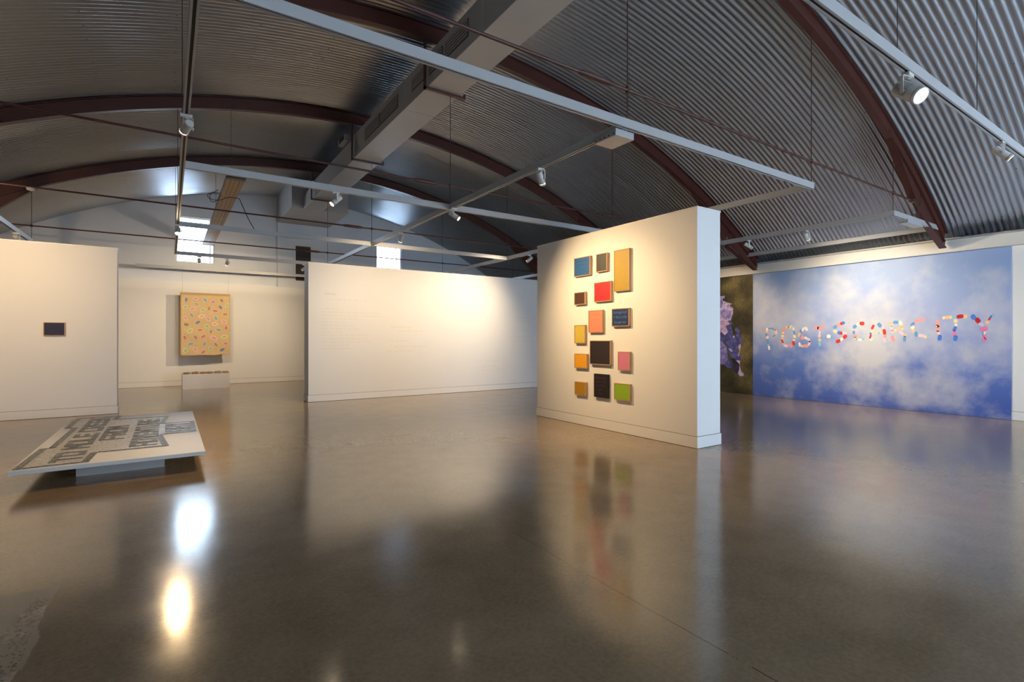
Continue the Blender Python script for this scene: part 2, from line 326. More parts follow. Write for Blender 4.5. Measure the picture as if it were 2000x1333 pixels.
PETALS=[('pale',[(9.237,2.646),(8.848,2.659),(8.660,2.587),(8.528,2.543),(8.607,2.499),(8.489,2.421),(8.502,2.242),(8.567,2.064),(8.794,2.082),(9.237,2.146)]),
('lilac',[(9.237,2.846),(8.876,2.784),(8.748,2.792),(8.762,2.727),(8.821,2.707),(8.808,2.596),(8.848,2.451),(9.237,2.446)]),
('violet',[(9.237,2.346),(8.848,2.378),(8.687,2.407),(8.554,2.340),(8.528,2.243),(8.607,2.125),(8.767,2.082),(9.237,2.121)]),
('blue',[(9.237,1.696),(8.848,1.692),(8.687,1.885),(8.581,2.052),(8.507,1.978),(8.554,1.907),(8.502,1.738),(8.489,1.498),(8.607,1.377),(8.767,1.448),(9.237,1.345)]),
('pink',[(9.237,2.221),(8.862,2.232),(8.794,2.107),(8.660,2.078),(8.594,1.980),(8.713,1.910),(8.660,1.739),(8.754,1.655),(8.848,1.741),(9.237,1.696)]),
('blue',[(8.489,1.498),(8.411,1.641),(8.359,1.736),(8.437,1.785),(8.424,1.856),(8.346,1.867),(8.282,1.783),(8.282,1.593),(8.148,1.534),(8.244,1.463),(8.257,1.404),(8.346,1.308),(8.372,1.164),(8.244,1.049),(8.257,0.954),(8.424,0.924),(8.607,1.111),(8.713,1.376)]),
('pale',[(8.476,1.653),(8.442,1.617),(8.463,1.558),(8.497,1.594)]),
('pink',[(8.300,1.380),(8.257,1.404),(8.270,1.214),(8.316,1.047),(8.359,1.058),(8.300,1.190),(8.326,1.332)]),
('lilac',[(9.237,1.495),(8.848,1.472),(8.687,1.303),(8.633,0.941),(8.754,0.803),(8.862,0.811),(9.237,0.845)]),
('blue',[(8.754,0.803),(8.633,0.965),(8.502,0.826),(8.541,0.728),(8.660,0.703)]),
('pink',[(8.607,1.280),(8.489,1.198),(8.528,1.173),(8.607,1.232)]),
('pink',[(8.398,0.949),(8.275,0.930),(8.282,0.787),(8.244,0.635),(8.156,0.581),(8.173,0.505),(8.257,0.495),(8.333,0.547),(8.308,0.739)]),
('dark',[(8.559,0.980),(8.463,0.995),(8.290,0.834),(8.308,0.644),(8.385,0.556),(8.476,0.659),(8.489,0.874)])]
# colour, y_far, y_near, z_bottom, z_top
PAINT=[('blue',7.062,6.640,2.671,3.009),
('charcoal',6.484,6.223,2.695,3.005),
('ochre',6.061,5.724,2.330,3.009),
('red',6.534,6.131,2.185,2.519),
('brown',7.056,6.768,2.162,2.385),
('salmon',6.679,6.332,1.656,2.044),
('navy',6.109,5.728,1.752,2.047),
('straw',7.053,6.772,1.466,1.795),
('orange',7.053,6.721,1.020,1.280),
('black',6.645,6.143,1.103,1.520),
('pink',5.972,5.714,1.034,1.339),
('mustard',7.044,6.751,0.537,0.774),
('plum',6.538,6.201,0.543,0.945),
('lime',6.056,5.710,0.545,0.818),
]
CLOUDS=[(5.03,1.05,0.45,1.00),(5.89,0.89,0.30,0.80),(5.13,1.46,0.35,0.60),(6.18,2.33,0.50,0.50),(5.08,2.51,0.40,0.40),(7.20,2.18,0.40,0.50),(3.86,0.82,0.35,0.60),(4.35,0.46,0.20,0.60),(3.29,1.47,0.50,0.45),(2.84,1.57,0.40,0.40),(3.60,0.21,0.15,0.60),(5.18,0.04,0.15,0.40),(4.68,1.80,0.40,0.50)]
# ------------------------------------------------------------------ the shell
XR, XL = 13.3, -5.3                         # right and left walls
AX, AR, AZ = 4.0, 15.55, 6.73 - 15.55       # roof vault: axis x, radius, axis height
def roof_z(x, r=AR): return AZ + math.sqrt(r * r - (x - AX) ** 2)

floor = obj('floor', box(BM(), XL - 0.4, XR + 0.4, YN - 0.4, YF + 0.4, -0.2, 0.0), M['floor']); tag(floor, kind='structure')

def struct(name, bm, m, parent=None):
    o = obj(name, bm, m, parent)
    if parent is None: tag(o, kind='structure')
    return o

def gable(name, y, t, holes, m, zbot=0.0):
    xs = [XL - 0.3 + (XR - XL + 0.6) * i / 60 for i in range(61)]
    outer = [(xs[0], zbot), (xs[-1], zbot)] + [(x, roof_z(x) + 0.06) for x in reversed(xs)]
    hs = [[(a, c), (b, c), (b, d), (a, d)] for a, b, c, d in holes]
    bm = curve_bm([outer] + hs, t)
    place(bm, (0, y, 0), (1, 0, 0), (0, 0, 1))      # thickness runs towards -y
    return struct(name, bm, m)
wall_back = gable('wall_back', YF + 0.30, 0.30, FAR_WIN, M['upper'])
wall_front = gable('wall_front', YN, 0.30, NEAR_WIN, M['wall'])
wall_right = struct('wall_right', box(BM(), XR, XR + 0.3, YN - 0.3, YF + 0.3, 0, 3.62), M['wall'])
wall_left = struct('wall_left', box(BM(), XL - 0.3, XL, YN - 0.3, YF + 0.3, 0, 3.62), M['wall'])

# lower lining of the back wall, the shallow service chase and the ledge line
lining = struct('wall_lining', box(BM(), XL, XR, 19.98, YF, 0, 3.40), M['wall'])
obj('ledge', box(BM(), XL, XR, 19.965, YF, 3.40, 3.425), M['base'], lining)
chase = BM(); OX0, OX1, OZ0, OZ1 = 3.83, 4.42, 3.66, 5.0
for d in ((3.25, OX0, 3.425, 5.76), (OX1, 5.03, 3.425, 5.76), (OX0, OX1, 3.425, OZ0), (OX0, OX1, OZ1, 5.76)):
    box(chase, d[0], d[1], 19.98, YF, d[2], d[3])
chase = struct('wall_chase', chase, M['upper'])
hatch = empty('service_hatch', (4.125, 19.98, OZ0), 'dark brown hatch panel with white frame high on the back wall', 'hatch')
boxo('panel', (OX0 + .03, OX1 - .03, 20.03, 20.06, OZ0 + .03, OZ1 - .03), M['brownpanel'], hatch)
fr = BM()
for d in ((OX0 - .03, OX0 + .03, OZ0 - .03, OZ1 + .03), (OX1 - .03, OX1 + .03, OZ0 - .03, OZ1 + .03), (OX0 + .03, OX1 - .03, OZ0 - .03, OZ0 + .03), (OX0 + .03, OX1 - .03, OZ1 - .03, OZ1 + .03)):
    box(fr, d[0], d[1], 19.955, 20.06, d[2], d[3])
obj('frame', fr, M['base'], hatch)

def skirting(name, parent_axis, a, b, c, side, parent=None, h=0.165, t=0.012):
    """a..b along the axis, c = face position, side = -1/+1 outward"""
    bm, bg = BM(), BM()
    lo, hi = min(c, c + side * t), max(c, c + side * t)
    gl, gh = min(c, c + side * (t * 0.5)), max(c, c + side * (t * 0.5))
    if parent_axis == 'x':
        box(bm, a, b, lo, hi, 0.006, h); box(bg, a, b, gl, gh, h, h + 0.006)
    else:
        box(bm, lo, hi, a, b, 0.006, h); box(bg, gl, gh, a, b, h, h + 0.006)
    o = obj(name, bm, M['base'], parent)
    if parent is None: tag(o, kind='structure')
    obj('shadow_gap', bg, M['groove'], o if parent is None else parent)
    return o
skirting('baseboard_back', 'x', XL, XR, 19.98, -1)
skirting('baseboard_right', 'y', YN, 2.73, XR, -1)

# eave beam along the right wall
eave = struct('trim_eave_right', box(BM(), 13.19, XR, YN, YF, 3.315, 3.555), M['trim'])
obj('lip', box(BM(), 13.17, 13.19, YN, YF, 3.315, 3.335), M['trim'], eave)
obj('flashing', box(BM(), 13.12, XR, YN, YF, 3.556, 3.575), mat('grey_flashing', (0.42, 0.42, 0.41, 1), 0.5), eave)
eave2 = struct('trim_eave_left', box(BM(), XL, XL + 0.11, YN, YF, 3.315, 3.555), M['trim'])

# windows of both ends
def window(n, q, y_in, y_out, mull):
    x0, x1, z0, z1 = q
    o = bpy.data.objects.new('window_%d' % n, None); link(o); o.location = ((x0 + x1) / 2, y_in, z0); tag(o, kind='structure')
    bm = BM(); f = 0.04; ya, yb = sorted((y_in + (y_out - y_in) * 0.35, y_in + (y_out - y_in) * 0.6))
    for d in ((x0, x0 + f, z0, z1), (x1 - f, x1, z0, z1), (x0 + f, x1 - f, z0, z0 + f), (x0 + f, x1 - f, z1 - f, z1)):
        box(bm, d[0], d[1], ya, yb, d[2], d[3])
    obj('frame', bm, M['winframe'], o)
    edges = [x0 + f] + mull + [x1 - f]
    for mx in mull:
        obj('mullion', box(BM(), mx - 0.018, mx + 0.018, ya, yb, z0 + f, z1 - f), M['winframe'], o)
    for a, b in zip(edges, edges[1:]):
        ym = (ya + yb) / 2
        obj('pane', box(BM(), a, b, ym - .003, ym + .003, z0 + f, z1 - f), M['glass'], o)
    return o
window(1, FAR_WIN[0], YF, YF + 0.3, [1.17])
window(2, FAR_WIN[1], YF, YF + 0.3, [7.82])
window(3, NEAR_WIN[0], YN, YN - 0.3, [0.6])
window(4, NEAR_WIN[1], YN, YN - 0.3, [7.4, 8.8, 10.2])

# vaulted ceiling of corrugated sheets, each sheet running over the whole arc
ceiling = bpy.data.objects.new('ceiling', None); link(ceiling); tag(ceiling, kind='structure')
PITCH, WAVES, SEG, AMP = 0.094, 8, 72, 0.013
def sheet_mesh():
    me = bpy.data.meshes.new('roof_sheet'); vs_, fs = [], []
    t0, t1 = math.asin((XL - 0.25 - AX) / AR), math.asin((XR + 0.25 - AX) / AR)
    ys = [PITCH * i / 8 for i in range(WAVES * 8 + 3)]
    for j in range(SEG + 1):
        t = t0 + (t1 - t0) * j / SEG
        for y in ys:
            r = AR + AMP * math.cos(2 * PI * y / PITCH) - (0.003 if y > WAVES * PITCH - PITCH * 0.05 else 0)
            vs_.append((AX + r * math.sin(t), y, AZ + r * math.cos(t)))
    n = len(ys)
    for j in range(SEG):
        for i in range(n - 1):
            a = j * n + i; fs.append((a, a + 1, a + n + 1, a + n))
    me.from_pydata(vs_, [], fs); me.materials.append(M['roof'])
    for p in me.polygons: p.use_smooth = True
    return me
sheet = sheet_mesh(); SHW = PITCH * WAVES
y = YN - 0.4
while y < YF + 0.3:
    o = bpy.data.objects.new('roof_sheet', sheet); o.location = (0, y, 0); link(o, ceiling); y += SHW
scr = BM()
t0, t1 = math.asin((XL + 0.3 - AX) / AR), math.asin((XR - 0.3 - AX) / AR)
for j in range(18):
    t = t0 + (t1 - t0) * j / 17
    for i in range(70):
        yy = YN - 0.4 + PITCH * 0.5 + i * PITCH * 4
        if yy > YF: break
        r = AR - AMP - 0.004
        c = Vector((AX + r * math.sin(t), yy, AZ + r * math.cos(t)))
        rod(scr, c, c + Vector((math.sin(t), 0, math.cos(t))) * 0.012, 0.009, 6)
tag(obj('roof_screw', scr, mat('screw_zinc', (0.05, 0.05, 0.05, 1), 0.5), ceiling), kind='stuff')

# free-standing display walls
def display_wall(name, x0, x1, y0, y1, h, faces, cap=True):
    o = bpy.data.objects.new(name, None); link(o); o.location = ((x0 + x1) / 2, (y0 + y1) / 2, 0); tag(o, kind='structure')
    obj('wall_board', box(BM(), x0, x1, y0, y1, 0.006, h - 0.02), M['wall'], o)
    obj('top_cap', box(BM(), x0 - 0.008, x1 + 0.008, y0 - 0.008, y1 + 0.008, h - 0.02, h), M['base'], o)
    for f in faces:
        if f == '-x': skirting('baseboard', 'y', y0 - .012, y1 + .012, x0, -1, o)
        if f == '+x': skirting('baseboard', 'y', y0 - .012, y1 + .012, x1, 1, o)
        if f == '-y': skirting('baseboard', 'x', x0, x1, y0, -1, o)
        if f == '+y': skirting('baseboard', 'x', x0, x1, y1, 1, o)
    return o
display_wall('wall_partition', 6.165, 6.70, 4.49, 8.24, 3.42, ('-x', '-y', '+x', '+y'))
wall_centre = display_wall('wall_centre', 2.815, 10.6, 13.05, 13.5, 3.42, ('-x', '-y', '+x', '+y'))
display_wall('wall_side', XL, -0.89, 13.30, 13.62, 3.43, ('-y', '+x', '+y'))

# ------------------------------------------------------------------ steel arches with tie rods
TIEZ = 4.12; TRB, TRH = 3.72, 0.09          # tie height, track underside and height
def arch_profile_bm(y):
    bm = BM(); n = 64; D = 0.245; ro = AR - 0.028; wf, tf, tw = 0.055, 0.012, 0.008
    sec = [(-wf, 0), (wf, 0), (wf, -tf), (tw, -tf), (tw, -D + tf), (wf, -D + tf), (wf, -D), (-wf, -D), (-wf, -D + tf), (-tw, -D + tf), (-tw, -tf), (-wf, -tf)]
    t0, t1 = math.asin((XL + 0.12 - AX) / AR), math.asin((XR - 0.12 - AX) / AR); rings = []
    for j in range(n + 1):
        t = t0 + (t1 - t0) * j / n
        rings.append([bm.verts.new((AX + (ro + q) * math.sin(t), y + p, AZ + (ro + q) * math.cos(t))) for p, q in sec])
    k = len(sec)
    for a, b in zip(rings, rings[1:]):
        for i in range(k): bm.faces.new((a[i], a[(i + 1) % k], b[(i + 1) % k], b[i]))
    bm.faces.new(rings[0][::-1]); bm.faces.new(rings[-1]); return bm

def haunch_bm(y, mirror):
    top = [(x, roof_z(x, AR - 0.05)) for x in [10.3 + (13.0 - 10.3) * i / 10 for i in range(11)]]
    low = [(13.16, 3.50), (13.06, 3.40), (11.97, 3.93), (11.73, 3.92), (11.62, 4.04), (11.46, 4.16), (10.45, 5.05)]
    holes = []
    for hx, hz in ((11.67, 4.44), (11.86, 4.29), (12.08, 4.19), (12.27, 4.07), (11.78, 4.12)):
        holes.append([(hx + 0.048 * math.cos(2 * PI * i / 14), hz + 0.048 * math.sin(2 * PI * i / 14)) for i in range(14)])
    f = (lambda p: (2 * AX - p[0], p[1])) if mirror else (lambda p: p)
    bm = curve_bm([[f(p) for p in top + low]] + [[f(p) for p in h] for h in holes], 0.024)
    place(bm, (0, y + 0.012, 0), (1, 0, 0), (0, 0, 1))
    for (xa, za), (xb, zb) in (((10.3, 5.16), (11.47, 4.15)), ((11.73, 3.92), (13.06, 3.40))):
        (xa, za), (xb, zb) = f((xa, za)), f((xb, zb))
        d = Vector((xb - xa, 0, zb - za)).normalized(); nrm = Vector((-d.z, 0, d.x))
        if nrm.z > 0: nrm = -nrm
        a, b = Vector((xa, y, za)), Vector((xb, y, zb)); yv = Vector((0, 0.06, 0))
        prism(bm, [a - yv, a + yv, b + yv, b - yv], nrm * 0.014)
    return bm

HX = [-2.59, 0.14, 3.93, 7.72, 10.6]
for i, (ya, lab) in enumerate(((3.7, 'nearest'), (7.7, 'second'), (11.7, 'third'), (15.7, 'farthest'))):
    a = empty('roof_arch', (AX, ya, TIEZ), {'nearest': 'nearest dark red steel roof arch, ending at the eave above the sky mural',
        'second': 'second nearest dark red steel roof arch, its foot above the dark flower mural',
        'third': 'third dark red steel roof arch, passing behind the spotlight on the left track',
        'farthest': 'farthest dark red steel roof arch, closest to the gable wall with windows'}[lab], 'arch', 'steel arches carrying the vaulted roof')
    obj('arch_beam', arch_profile_bm(ya), M['steel'], a)
    for m_ in (False, True): obj('haunch_plate', haunch_bm(ya, m_), M['steel'], a)
    bm = BM(); rod(bm, (-3.45, ya, TIEZ), (11.45, ya, TIEZ), 0.016, 8)
    for sx in (11.45, -3.45):
        s = 1 if sx > 0 else -1
        box(bm, min(sx - s * .06, sx + s * .10), max(sx - s * .06, sx + s * .10), ya - .03, ya + .03, TIEZ - .03, TIEZ + .03)
    tr = obj('tie_rod', bm, M['steel'], a)
    bm = BM(); lathe(bm, (3.26, ya, TIEZ), (1, 0, 0), [(0, .018), (.05, .028), (.13, .032), (.33, .032), (.41, .028), (.46, .018)], 10)
    obj('turnbuckle', bm, M['steel'], a)
    for hx in HX:
        zt = roof_z(hx, AR - 0.27)
        bm = BM(); rod(bm, (hx, ya, TRB + TRH), (hx, ya, zt), 0.0055, 6)
        rod(bm, (hx, ya, TIEZ - .03), (hx, ya, TIEZ + .03), 0.022, 8)
        obj('hanger_rod', bm, M['steel'], a)

# ------------------------------------------------------------------ air duct hung below the ridge
DX0, DX1, DZ0, DZ1 = 3.52, 4.11, 5.69, 6.22
duct = empty('air_duct', (3.8, 9, DZ0), 'long boxy grey air duct running under the roof ridge into a plenum box', 'duct')
secs = [(0.6, 5.93, 0), (5.935, 8.70, 0), (8.705, 11.70, 0), (11.80, 15.72, 0.03), (15.82, 17.4, 0.08)]
for k, (a, b, s) in enumerate(secs):
    boxo('duct_section', (DX0 + s, DX1 + s * 0.8, a, b, DZ0 + s * 0.3, DZ1 - s * 0.3), M['duct'], duct, 0.006)
boxo('plenum_box', (3.25, 5.03, 17.4, YF, 5.76, roof_z(4.6) - 0.02), M['duct'], duct)
for a, b, z0, z1 in ((6.32, 7.05, 5.84, 6.09), (7.14, 7.62, 5.84, 6.09), (7.80, 8.34, 5.86, 6.07), (9.0, 9.92, 5.84, 6.09), (9.97, 10.9, 5.84, 6.09), (2.5, 4.6, 5.84, 6.09)):
    bm = BM(); X_ = DX0
    g = obj('grille', box(bm, X_ - 0.012, X_ - .001, a, b, z0, z1), M['grille'], duct)
    for k in range(5):
        zz = z0 + 0.03 + (z1 - z0 - 0.06) * k / 4
        obj('louvre', box(BM(), X_ - 0.02, X_ - 0.012, a + .02, b - .02, zz - 0.009, zz + 0.009), M['duct'], g, local=True)
bm = BM(); box(bm, 3.44, 3.55, 12.2, 12.75, 6.26, 6.40); obj('damper_box', bm, M['duct'], duct)
obj('damper_opening', box(BM(), 3.425, 3.44, 12.26, 12.60, 6.28, 6.38), M['dark'], duct)
for ya in (7.7, 11.7, 15.7):
    bm = BM(); s = 0.0 if ya < 12 else 0.05
    if ya > 11: s = 0.04
    x0, x1 = DX0 - 0.035, DX1 + 0.10
    box(bm, x0 - .03, x0, ya - .025, ya + .025, DZ0 - .05, roof_z(x0) - 0.2)
    box(bm, x0 - .03, x1, ya - .025, ya + .025, DZ0 - .05, DZ0 - .012)
    box(bm, x1 - .02, x1, ya - .025, ya + .025, DZ0 - .012, DZ0 + .04)
    obj('cradle', bm, M['steel'], duct)
# ------------------------------------------------------------------ lighting tracks
def track(axis, a, b, c, label):
    sec = [(-.0275, 0), (-.011, 0), (-.011, .016), (.011, .016), (.011, 0), (.0275, 0), (.0275, TRH), (-.0275, TRH)]
    mid = (a + b) / 2
    o = empty('lighting_track', (mid, c, TRB) if axis == 'x' else (c, mid, TRB), label, 'light track', 'suspended white lighting tracks')
    if axis == 'x': pts = [(a, c + p, TRB + q) for p, q in sec]; d = (b - a, 0, 0)
    else: pts = [(c + p, a, TRB + q) for p, q in sec]; d = (0, b - a, 0)
    obj('rail', prism(BM(), pts, d), M['track'], o)
    bm = BM()
    if axis == 'x': box(bm, a + .06, b - .06, c - .0105, c + .0105, TRB + .010, TRB + .0155)
    else: box(bm, c - .0105, c + .0105, a + .06, b - .06, TRB + .010, TRB + .0155)
    obj('slot', bm, M['slot'], o)
    return o
h = .0275
track('x', .14 - h, 7.72 + h, 3.7, 'nearest long white track crossing the ceiling diagonally, bluish face towards the camera')
track('x', .14 + h, 3.93 - h, 7.7, 'white track under the second arch, in front of the ribbed heater panel')
track('x', 3.93 + h, 7.72 - h, 7.7, 'white track under the second arch, running right and ending behind the partition top')
track('x', .14 + h, 3.93 - h, 11.7, 'white track crossing the left gable window with a black cable hanging to it')
track('x', 3.93 + h, 7.72 - h, 11.7, 'white track crossing in front of the right gable window')
track('x', .14 + h, 3.93 - h, 15.7, 'white track at the foot of the left gable window carrying two small spotlights')
track('x', -.83, 4.6, 19.0, 'farthest white track, close to the back wall above the hanging paper')
track('x', 10.6 - h, 12.7 + h, 3.7, 'short white end track above the sky mural, beside the nearest arch foot')
track('x', 3.0, 12.4, 1.64, 'white track at the top right corner with a glaring spotlight')
track('y', 3.7 + h, 15.7 + h, .14, 'white track running straight away from the camera on the left, slot facing down')
track('y', 3.7 + h, 15.7 + h, 3.93, 'white track running away below the air duct, over the centre wall')
track('y', 3.7 + h, 15.7 + h, 7.72, 'white track running from the near corner back behind the partition')
track('y', 3.7 + h, 15.7 + h, 10.6, 'upper of the two parallel white tracks right of the partition top')
track('y', 3.7 + h, 15.7 + h, 12.7, 'lower of the two parallel white tracks right of the partition top')
track('y', 9.0, 15.7, -2.59, 'white track end rising above the left display wall')
# stirrup wires of the track at top right
wr = empty('suspension_wires', (6.0, 1.64, TRB + TRH), 'thin steel wires holding up the track in the top right corner', 'wire')
for x in (4.78, 6.75, 9.0, 11.5):
    obj('wire', rod(BM(), (x, 1.64, TRB + TRH), (x, 1.64, roof_z(x) - .01), 0.003, 5), M['wire'], wr)

def power_box(dims, label, axis):
    x0, x1, y0, y1, z0, z1 = dims
    o = empty('power_box', ((x0 + x1) / 2, (y0 + y1) / 2, z1), label, 'power box')
    boxo('housing', dims, M['track'], o, 0.004)
    bm = BM(); lathe(bm, ((x0 + x1) / 2, (y0 + y1) / 2, z0 + .001), (0, 0, -1), [(0, .012), (.004, .010)], 12); obj('knob', bm, M['spotw'], o)
    for k in range(5):
        yy = y0 + (y1 - y0) * (k + .5) / 5
        obj('vent_slot', box(BM(), x0 - .002, x0, yy - .006, yy + .006, z0 + .015, z0 + .03), M['dark'], o)
power_box((3.80, 4.07, 3.74, 4.06, TRB - .075, TRB - .002), 'white power box under the junction of the nearest track', 'y')
power_box((11.05, 11.75, 3.63, 3.77, TRB - .07, TRB - .002), 'white power box under the short end track by the nearest arch foot', 'x')

# ------------------------------------------------------------------ spotlights
WARM = (1.0, 0.69, 0.36)
POWER = 1.3
def spotlight(x, y, aim, label, watt=0, big=False, ang=55, blend=0.9, glow=True, side=1, warm=WARM, soft=0.022):
    o = empty('spotlight', (x, y, TRB), label, 'spotlight', 'track spotlights')
    R, Ln = (0.066, 0.24) if big else (0.040, 0.19)
    drop = 0.15 if big else 0.125
    piv = Vector((x, y, TRB - drop)); d = (Vector(aim) - piv).normalized()
    obj('track_adapter', box(BM(), x - .05, x + .05, y - .016, y + .016, TRB - .028, TRB + .002), M['spotw'], o)
    u = d.cross(Vector((0, 0, 1))).normalized() * side
    bm = BM(); p0 = Vector((x, y, TRB - .028)); p1 = p0 + u * (R + .012); p2 = piv + u * (R + .012)
    rod(bm, p0 + Vector((0, 0, .004)), p0 + Vector((0, 0, -.012)), .014, 8)
    q = d.copy(); q.z = 0; q = q.normalized() * 0.013
    t = Vector((0, 0, .005))
    prism(bm, [p0 - q - t, p0 + q - t, p1 + q - t, p1 - q - t], t * 2)
    prism(bm, [p1 - q, p1 + q, p2 + q - Vector((0, 0, .02)), p2 - q - Vector((0, 0, .02))], u * 0.006)
    rod(bm, p2 + u * .012, p2 - u * .014, .012, 8)
    obj('bracket', bm, M['spotw'], o)
    a = piv - d * Ln * 0.5
    prof = [(0, R * .80), (.006, R * .95), (.016, R), (Ln - .030, R)]
    b = obj('body', lathe(BM(), a, d, prof, 28), M['spotw'], o, smooth=False)
    obj('ring', lathe(BM(), a + d * (Ln - .030), d, [(0, R * .985), (.006, R * .985)], 28), M['black'], o)
    obj('rim', lathe(BM(), a + d * (Ln - .024), d, [(0, R), (.024, R), (.024, R * .86), (.016, R * .84)], 28, cap=False), M['spotw'], o)
    obj('lens', lathe(BM(), a + d * (Ln - .012), d, [(0, R * .86), (.002, R * .86)], 28), M['lens'] if glow else M['lensoff'], o)
    if big:
        bm = BM(); d_, uu, vv = frame_of(d)
        for i in range(16):
            for s0 in (0.3, 3.44):
                for k in range(9):
                    th = s0 + k * 0.2 - .8; hh = .03 + i * .0075
                    c = a + d * hh + (uu * math.cos(th) + vv * math.sin(th)) * (R + .0003)
                    nn = (uu * math.cos(th) + vv * math.sin(th))
                    rod(bm, c - nn * .003, c + nn * .0008, .0022, 5)
        tag(obj('vent_hole', bm, M['dark'], o), kind='stuff')
    if watt:
        L = bpy.data.lights.new('lamp', 'SPOT'); L.energy = watt * POWER; L.color = warm; L.spot_size = math.radians(ang); L.spot_blend = blend; L.shadow_soft_size = soft
        lo = bpy.data.objects.new('lamp', L); link(lo, o)
        lo.location = a + d * (Ln + .012) - Vector(o.location)
        lo.rotation_euler = d.to_track_quat('-Z', 'Y').to_euler()
    return o

spotlight(.14, 5.85, (-1.9, 13.2, 1.9), 'white spotlight seen from behind on the straight left track', 90, side=1, ang=45)
spotlight(.14, 11.55, (-.35, 7.6, 0), 'glaring spotlight at the track corner in front of the left gable window', 100, ang=85, side=-1)
spotlight(5.02, 1.64, (3.77, -2.02, .42), 'large glaring spotlight with vent holes in the top right corner', 260, big=True, ang=60)
spotlight(7.62, 1.64, (8.93, -1.53, .25), 'tilted spotlight at the right edge of the photo, lens facing right', 200, big=False, ang=50)
spotlight(2.05, 7.7, (-.9, 7.4, .6), 'lit spotlight hanging in front of the duct end, pointing down to the left', 190, ang=60, side=-1)
spotlight(3.93, 7.55, (6.15, 5.6, 1.45), 'lit spotlight at the track junction, shining at the painted partition', 300, ang=105, blend=1)
spotlight(3.93, 5.18, (6.15, 6.5, 1.2), 'unlit-looking spotlight hanging straight down beside the power box', 110, ang=90, blend=1)
spotlight(3.93, 9.9, (4.6, 13.05, 1.25), 'spotlight aimed at the left half of the centre wall', 230, ang=130, blend=1, warm=(1, .77, .50))
spotlight(7.72, 10.66, (6.7, 13.05, 1.95), 'spotlight over the left edge of the partition, aimed at the centre wall', 250, ang=110, blend=1, warm=(1, .77, .50))
spotlight(1.30, 15.7, (1.1, 19.5, 1.9), 'right one of the two small spotlights below the left gable window', 55, ang=100, blend=1, warm=(1, .77, .5))
spotlight(.66, 15.7, (.9, 19.5, 1.7), 'left one of the two small spotlights below the left gable window', 95, ang=100, blend=1, warm=(1, .77, .5))
spotlight(3.27, 15.7, (1.2, 19.5, 1.7), 'small spotlight half hidden at the left end of the centre wall top', 260, ang=110, blend=1, warm=(1, .77, .5))
spotlight(10.6, 5.17, (13.3, 5.2, .9), 'grey cylinder spotlight hanging above the sky mural', 190, ang=120, blend=1, warm=(1, .84, .62))
spotlight(10.6, 7.75, (13.3, 8.5, 2.0), 'spotlight aimed at the dark flower mural', 160, ang=70)
spotlight(10.6, 6.4, (13.3, 3.6, .9), 'spotlight behind the partition aimed along the sky mural', 200, ang=120, blend=1, warm=(1, .84, .62))
spotlight(-2.59, 10.2, (-2.8, 13.3, 2.2), 'spotlight lighting the small blue painting wall from the left', 205, ang=120, blend=1)
spotlight(-2.59, 14.3, (-2.4, 19.9, 1.2), 'spotlight on the track end rising above the left display wall', 120, ang=70)

# long ribbed heater panel
ht = empty('heater_panel', (1.04, 14.8, 4.55), 'long ribbed brown radiant heater panel hanging at an angle before the gable window', 'heater')
boxo('casing', (.89, 1.20, 10.78, 18.95, 4.56, 4.62), mat('heater_casing', (0.30, 0.27, 0.24, 1), 0.5), ht)
hm = mat('heater_slats', srgb(170, 140, 105), 0.5, var=0.25, scale=3)
for k in range(4):
    x0 = .905 + k * .0725
    obj('slat', box(BM(), x0, x0 + .064, 10.92, 18.85, 4.548, 4.56), hm, ht)
for yy in (10.78, 18.86): boxo('end_cap', (.885, 1.205, yy, yy + .12, 4.54, 4.63), mat('heater_cap', (0.12, 0.11, 0.10, 1), 0.5), ht)
for yy in (11.7, 15.7): obj('hanger', rod(BM(), (1.04, yy, 4.62), (1.04, yy, roof_z(1.04, AR - .27)), .004, 5), M['wire'], ht)
def cable(name, pts, r, m, parent=None):
    cu = bpy.data.curves.new('tmp', 'CURVE'); cu.dimensions = '3D'; cu.bevel_depth = r; cu.bevel_resolution = 2; cu.resolution_u = 6
    sp = cu.splines.new('BEZIER'); sp.bezier_points.add(len(pts) - 1)
    for b, p in zip(sp.bezier_points, pts): b.co = p; b.handle_left_type = b.handle_right_type = 'AUTO'
    return obj(name, _curve_mesh(cu, 0), m, parent, smooth=True)
cable('power_cable_coil', [(.86, 12.4, 4.70), (.70, 12.2, 4.50), (.74, 12.1, 4.36), (.84, 12.0, 4.42), (.78, 12.3, 4.6), (.66, 12.1, 4.45), (.80, 12.0, 4.38), (1.05, 12.1, 4.50), (1.24, 12.2, 4.52)], .006, M['black'], ht)
cable('power_cable', [(1.24, 12.2, 4.52), (1.27, 12.0, 4.35), (1.38, 11.85, 4.02), (1.46, 11.72, TRB + TRH + .012)], .008, M['black'], ht)
sd = empty('smoke_detector', (-1.94, 11.7, TIEZ), 'small white smoke detector clipped to a tie rod at left', 'detector')
obj('base', lathe(BM(), (-1.94, 11.7, TIEZ - .018), (0, 0, -1), [(0, .06), (.015, .062)], 20), M['track'], sd)
obj('cover', lathe(BM(), (-1.94, 11.7, TIEZ - .033), (0, 0, -1), [(0, .058), (.02, .05), (.03, .025)], 20), M['track'], sd, smooth=True)

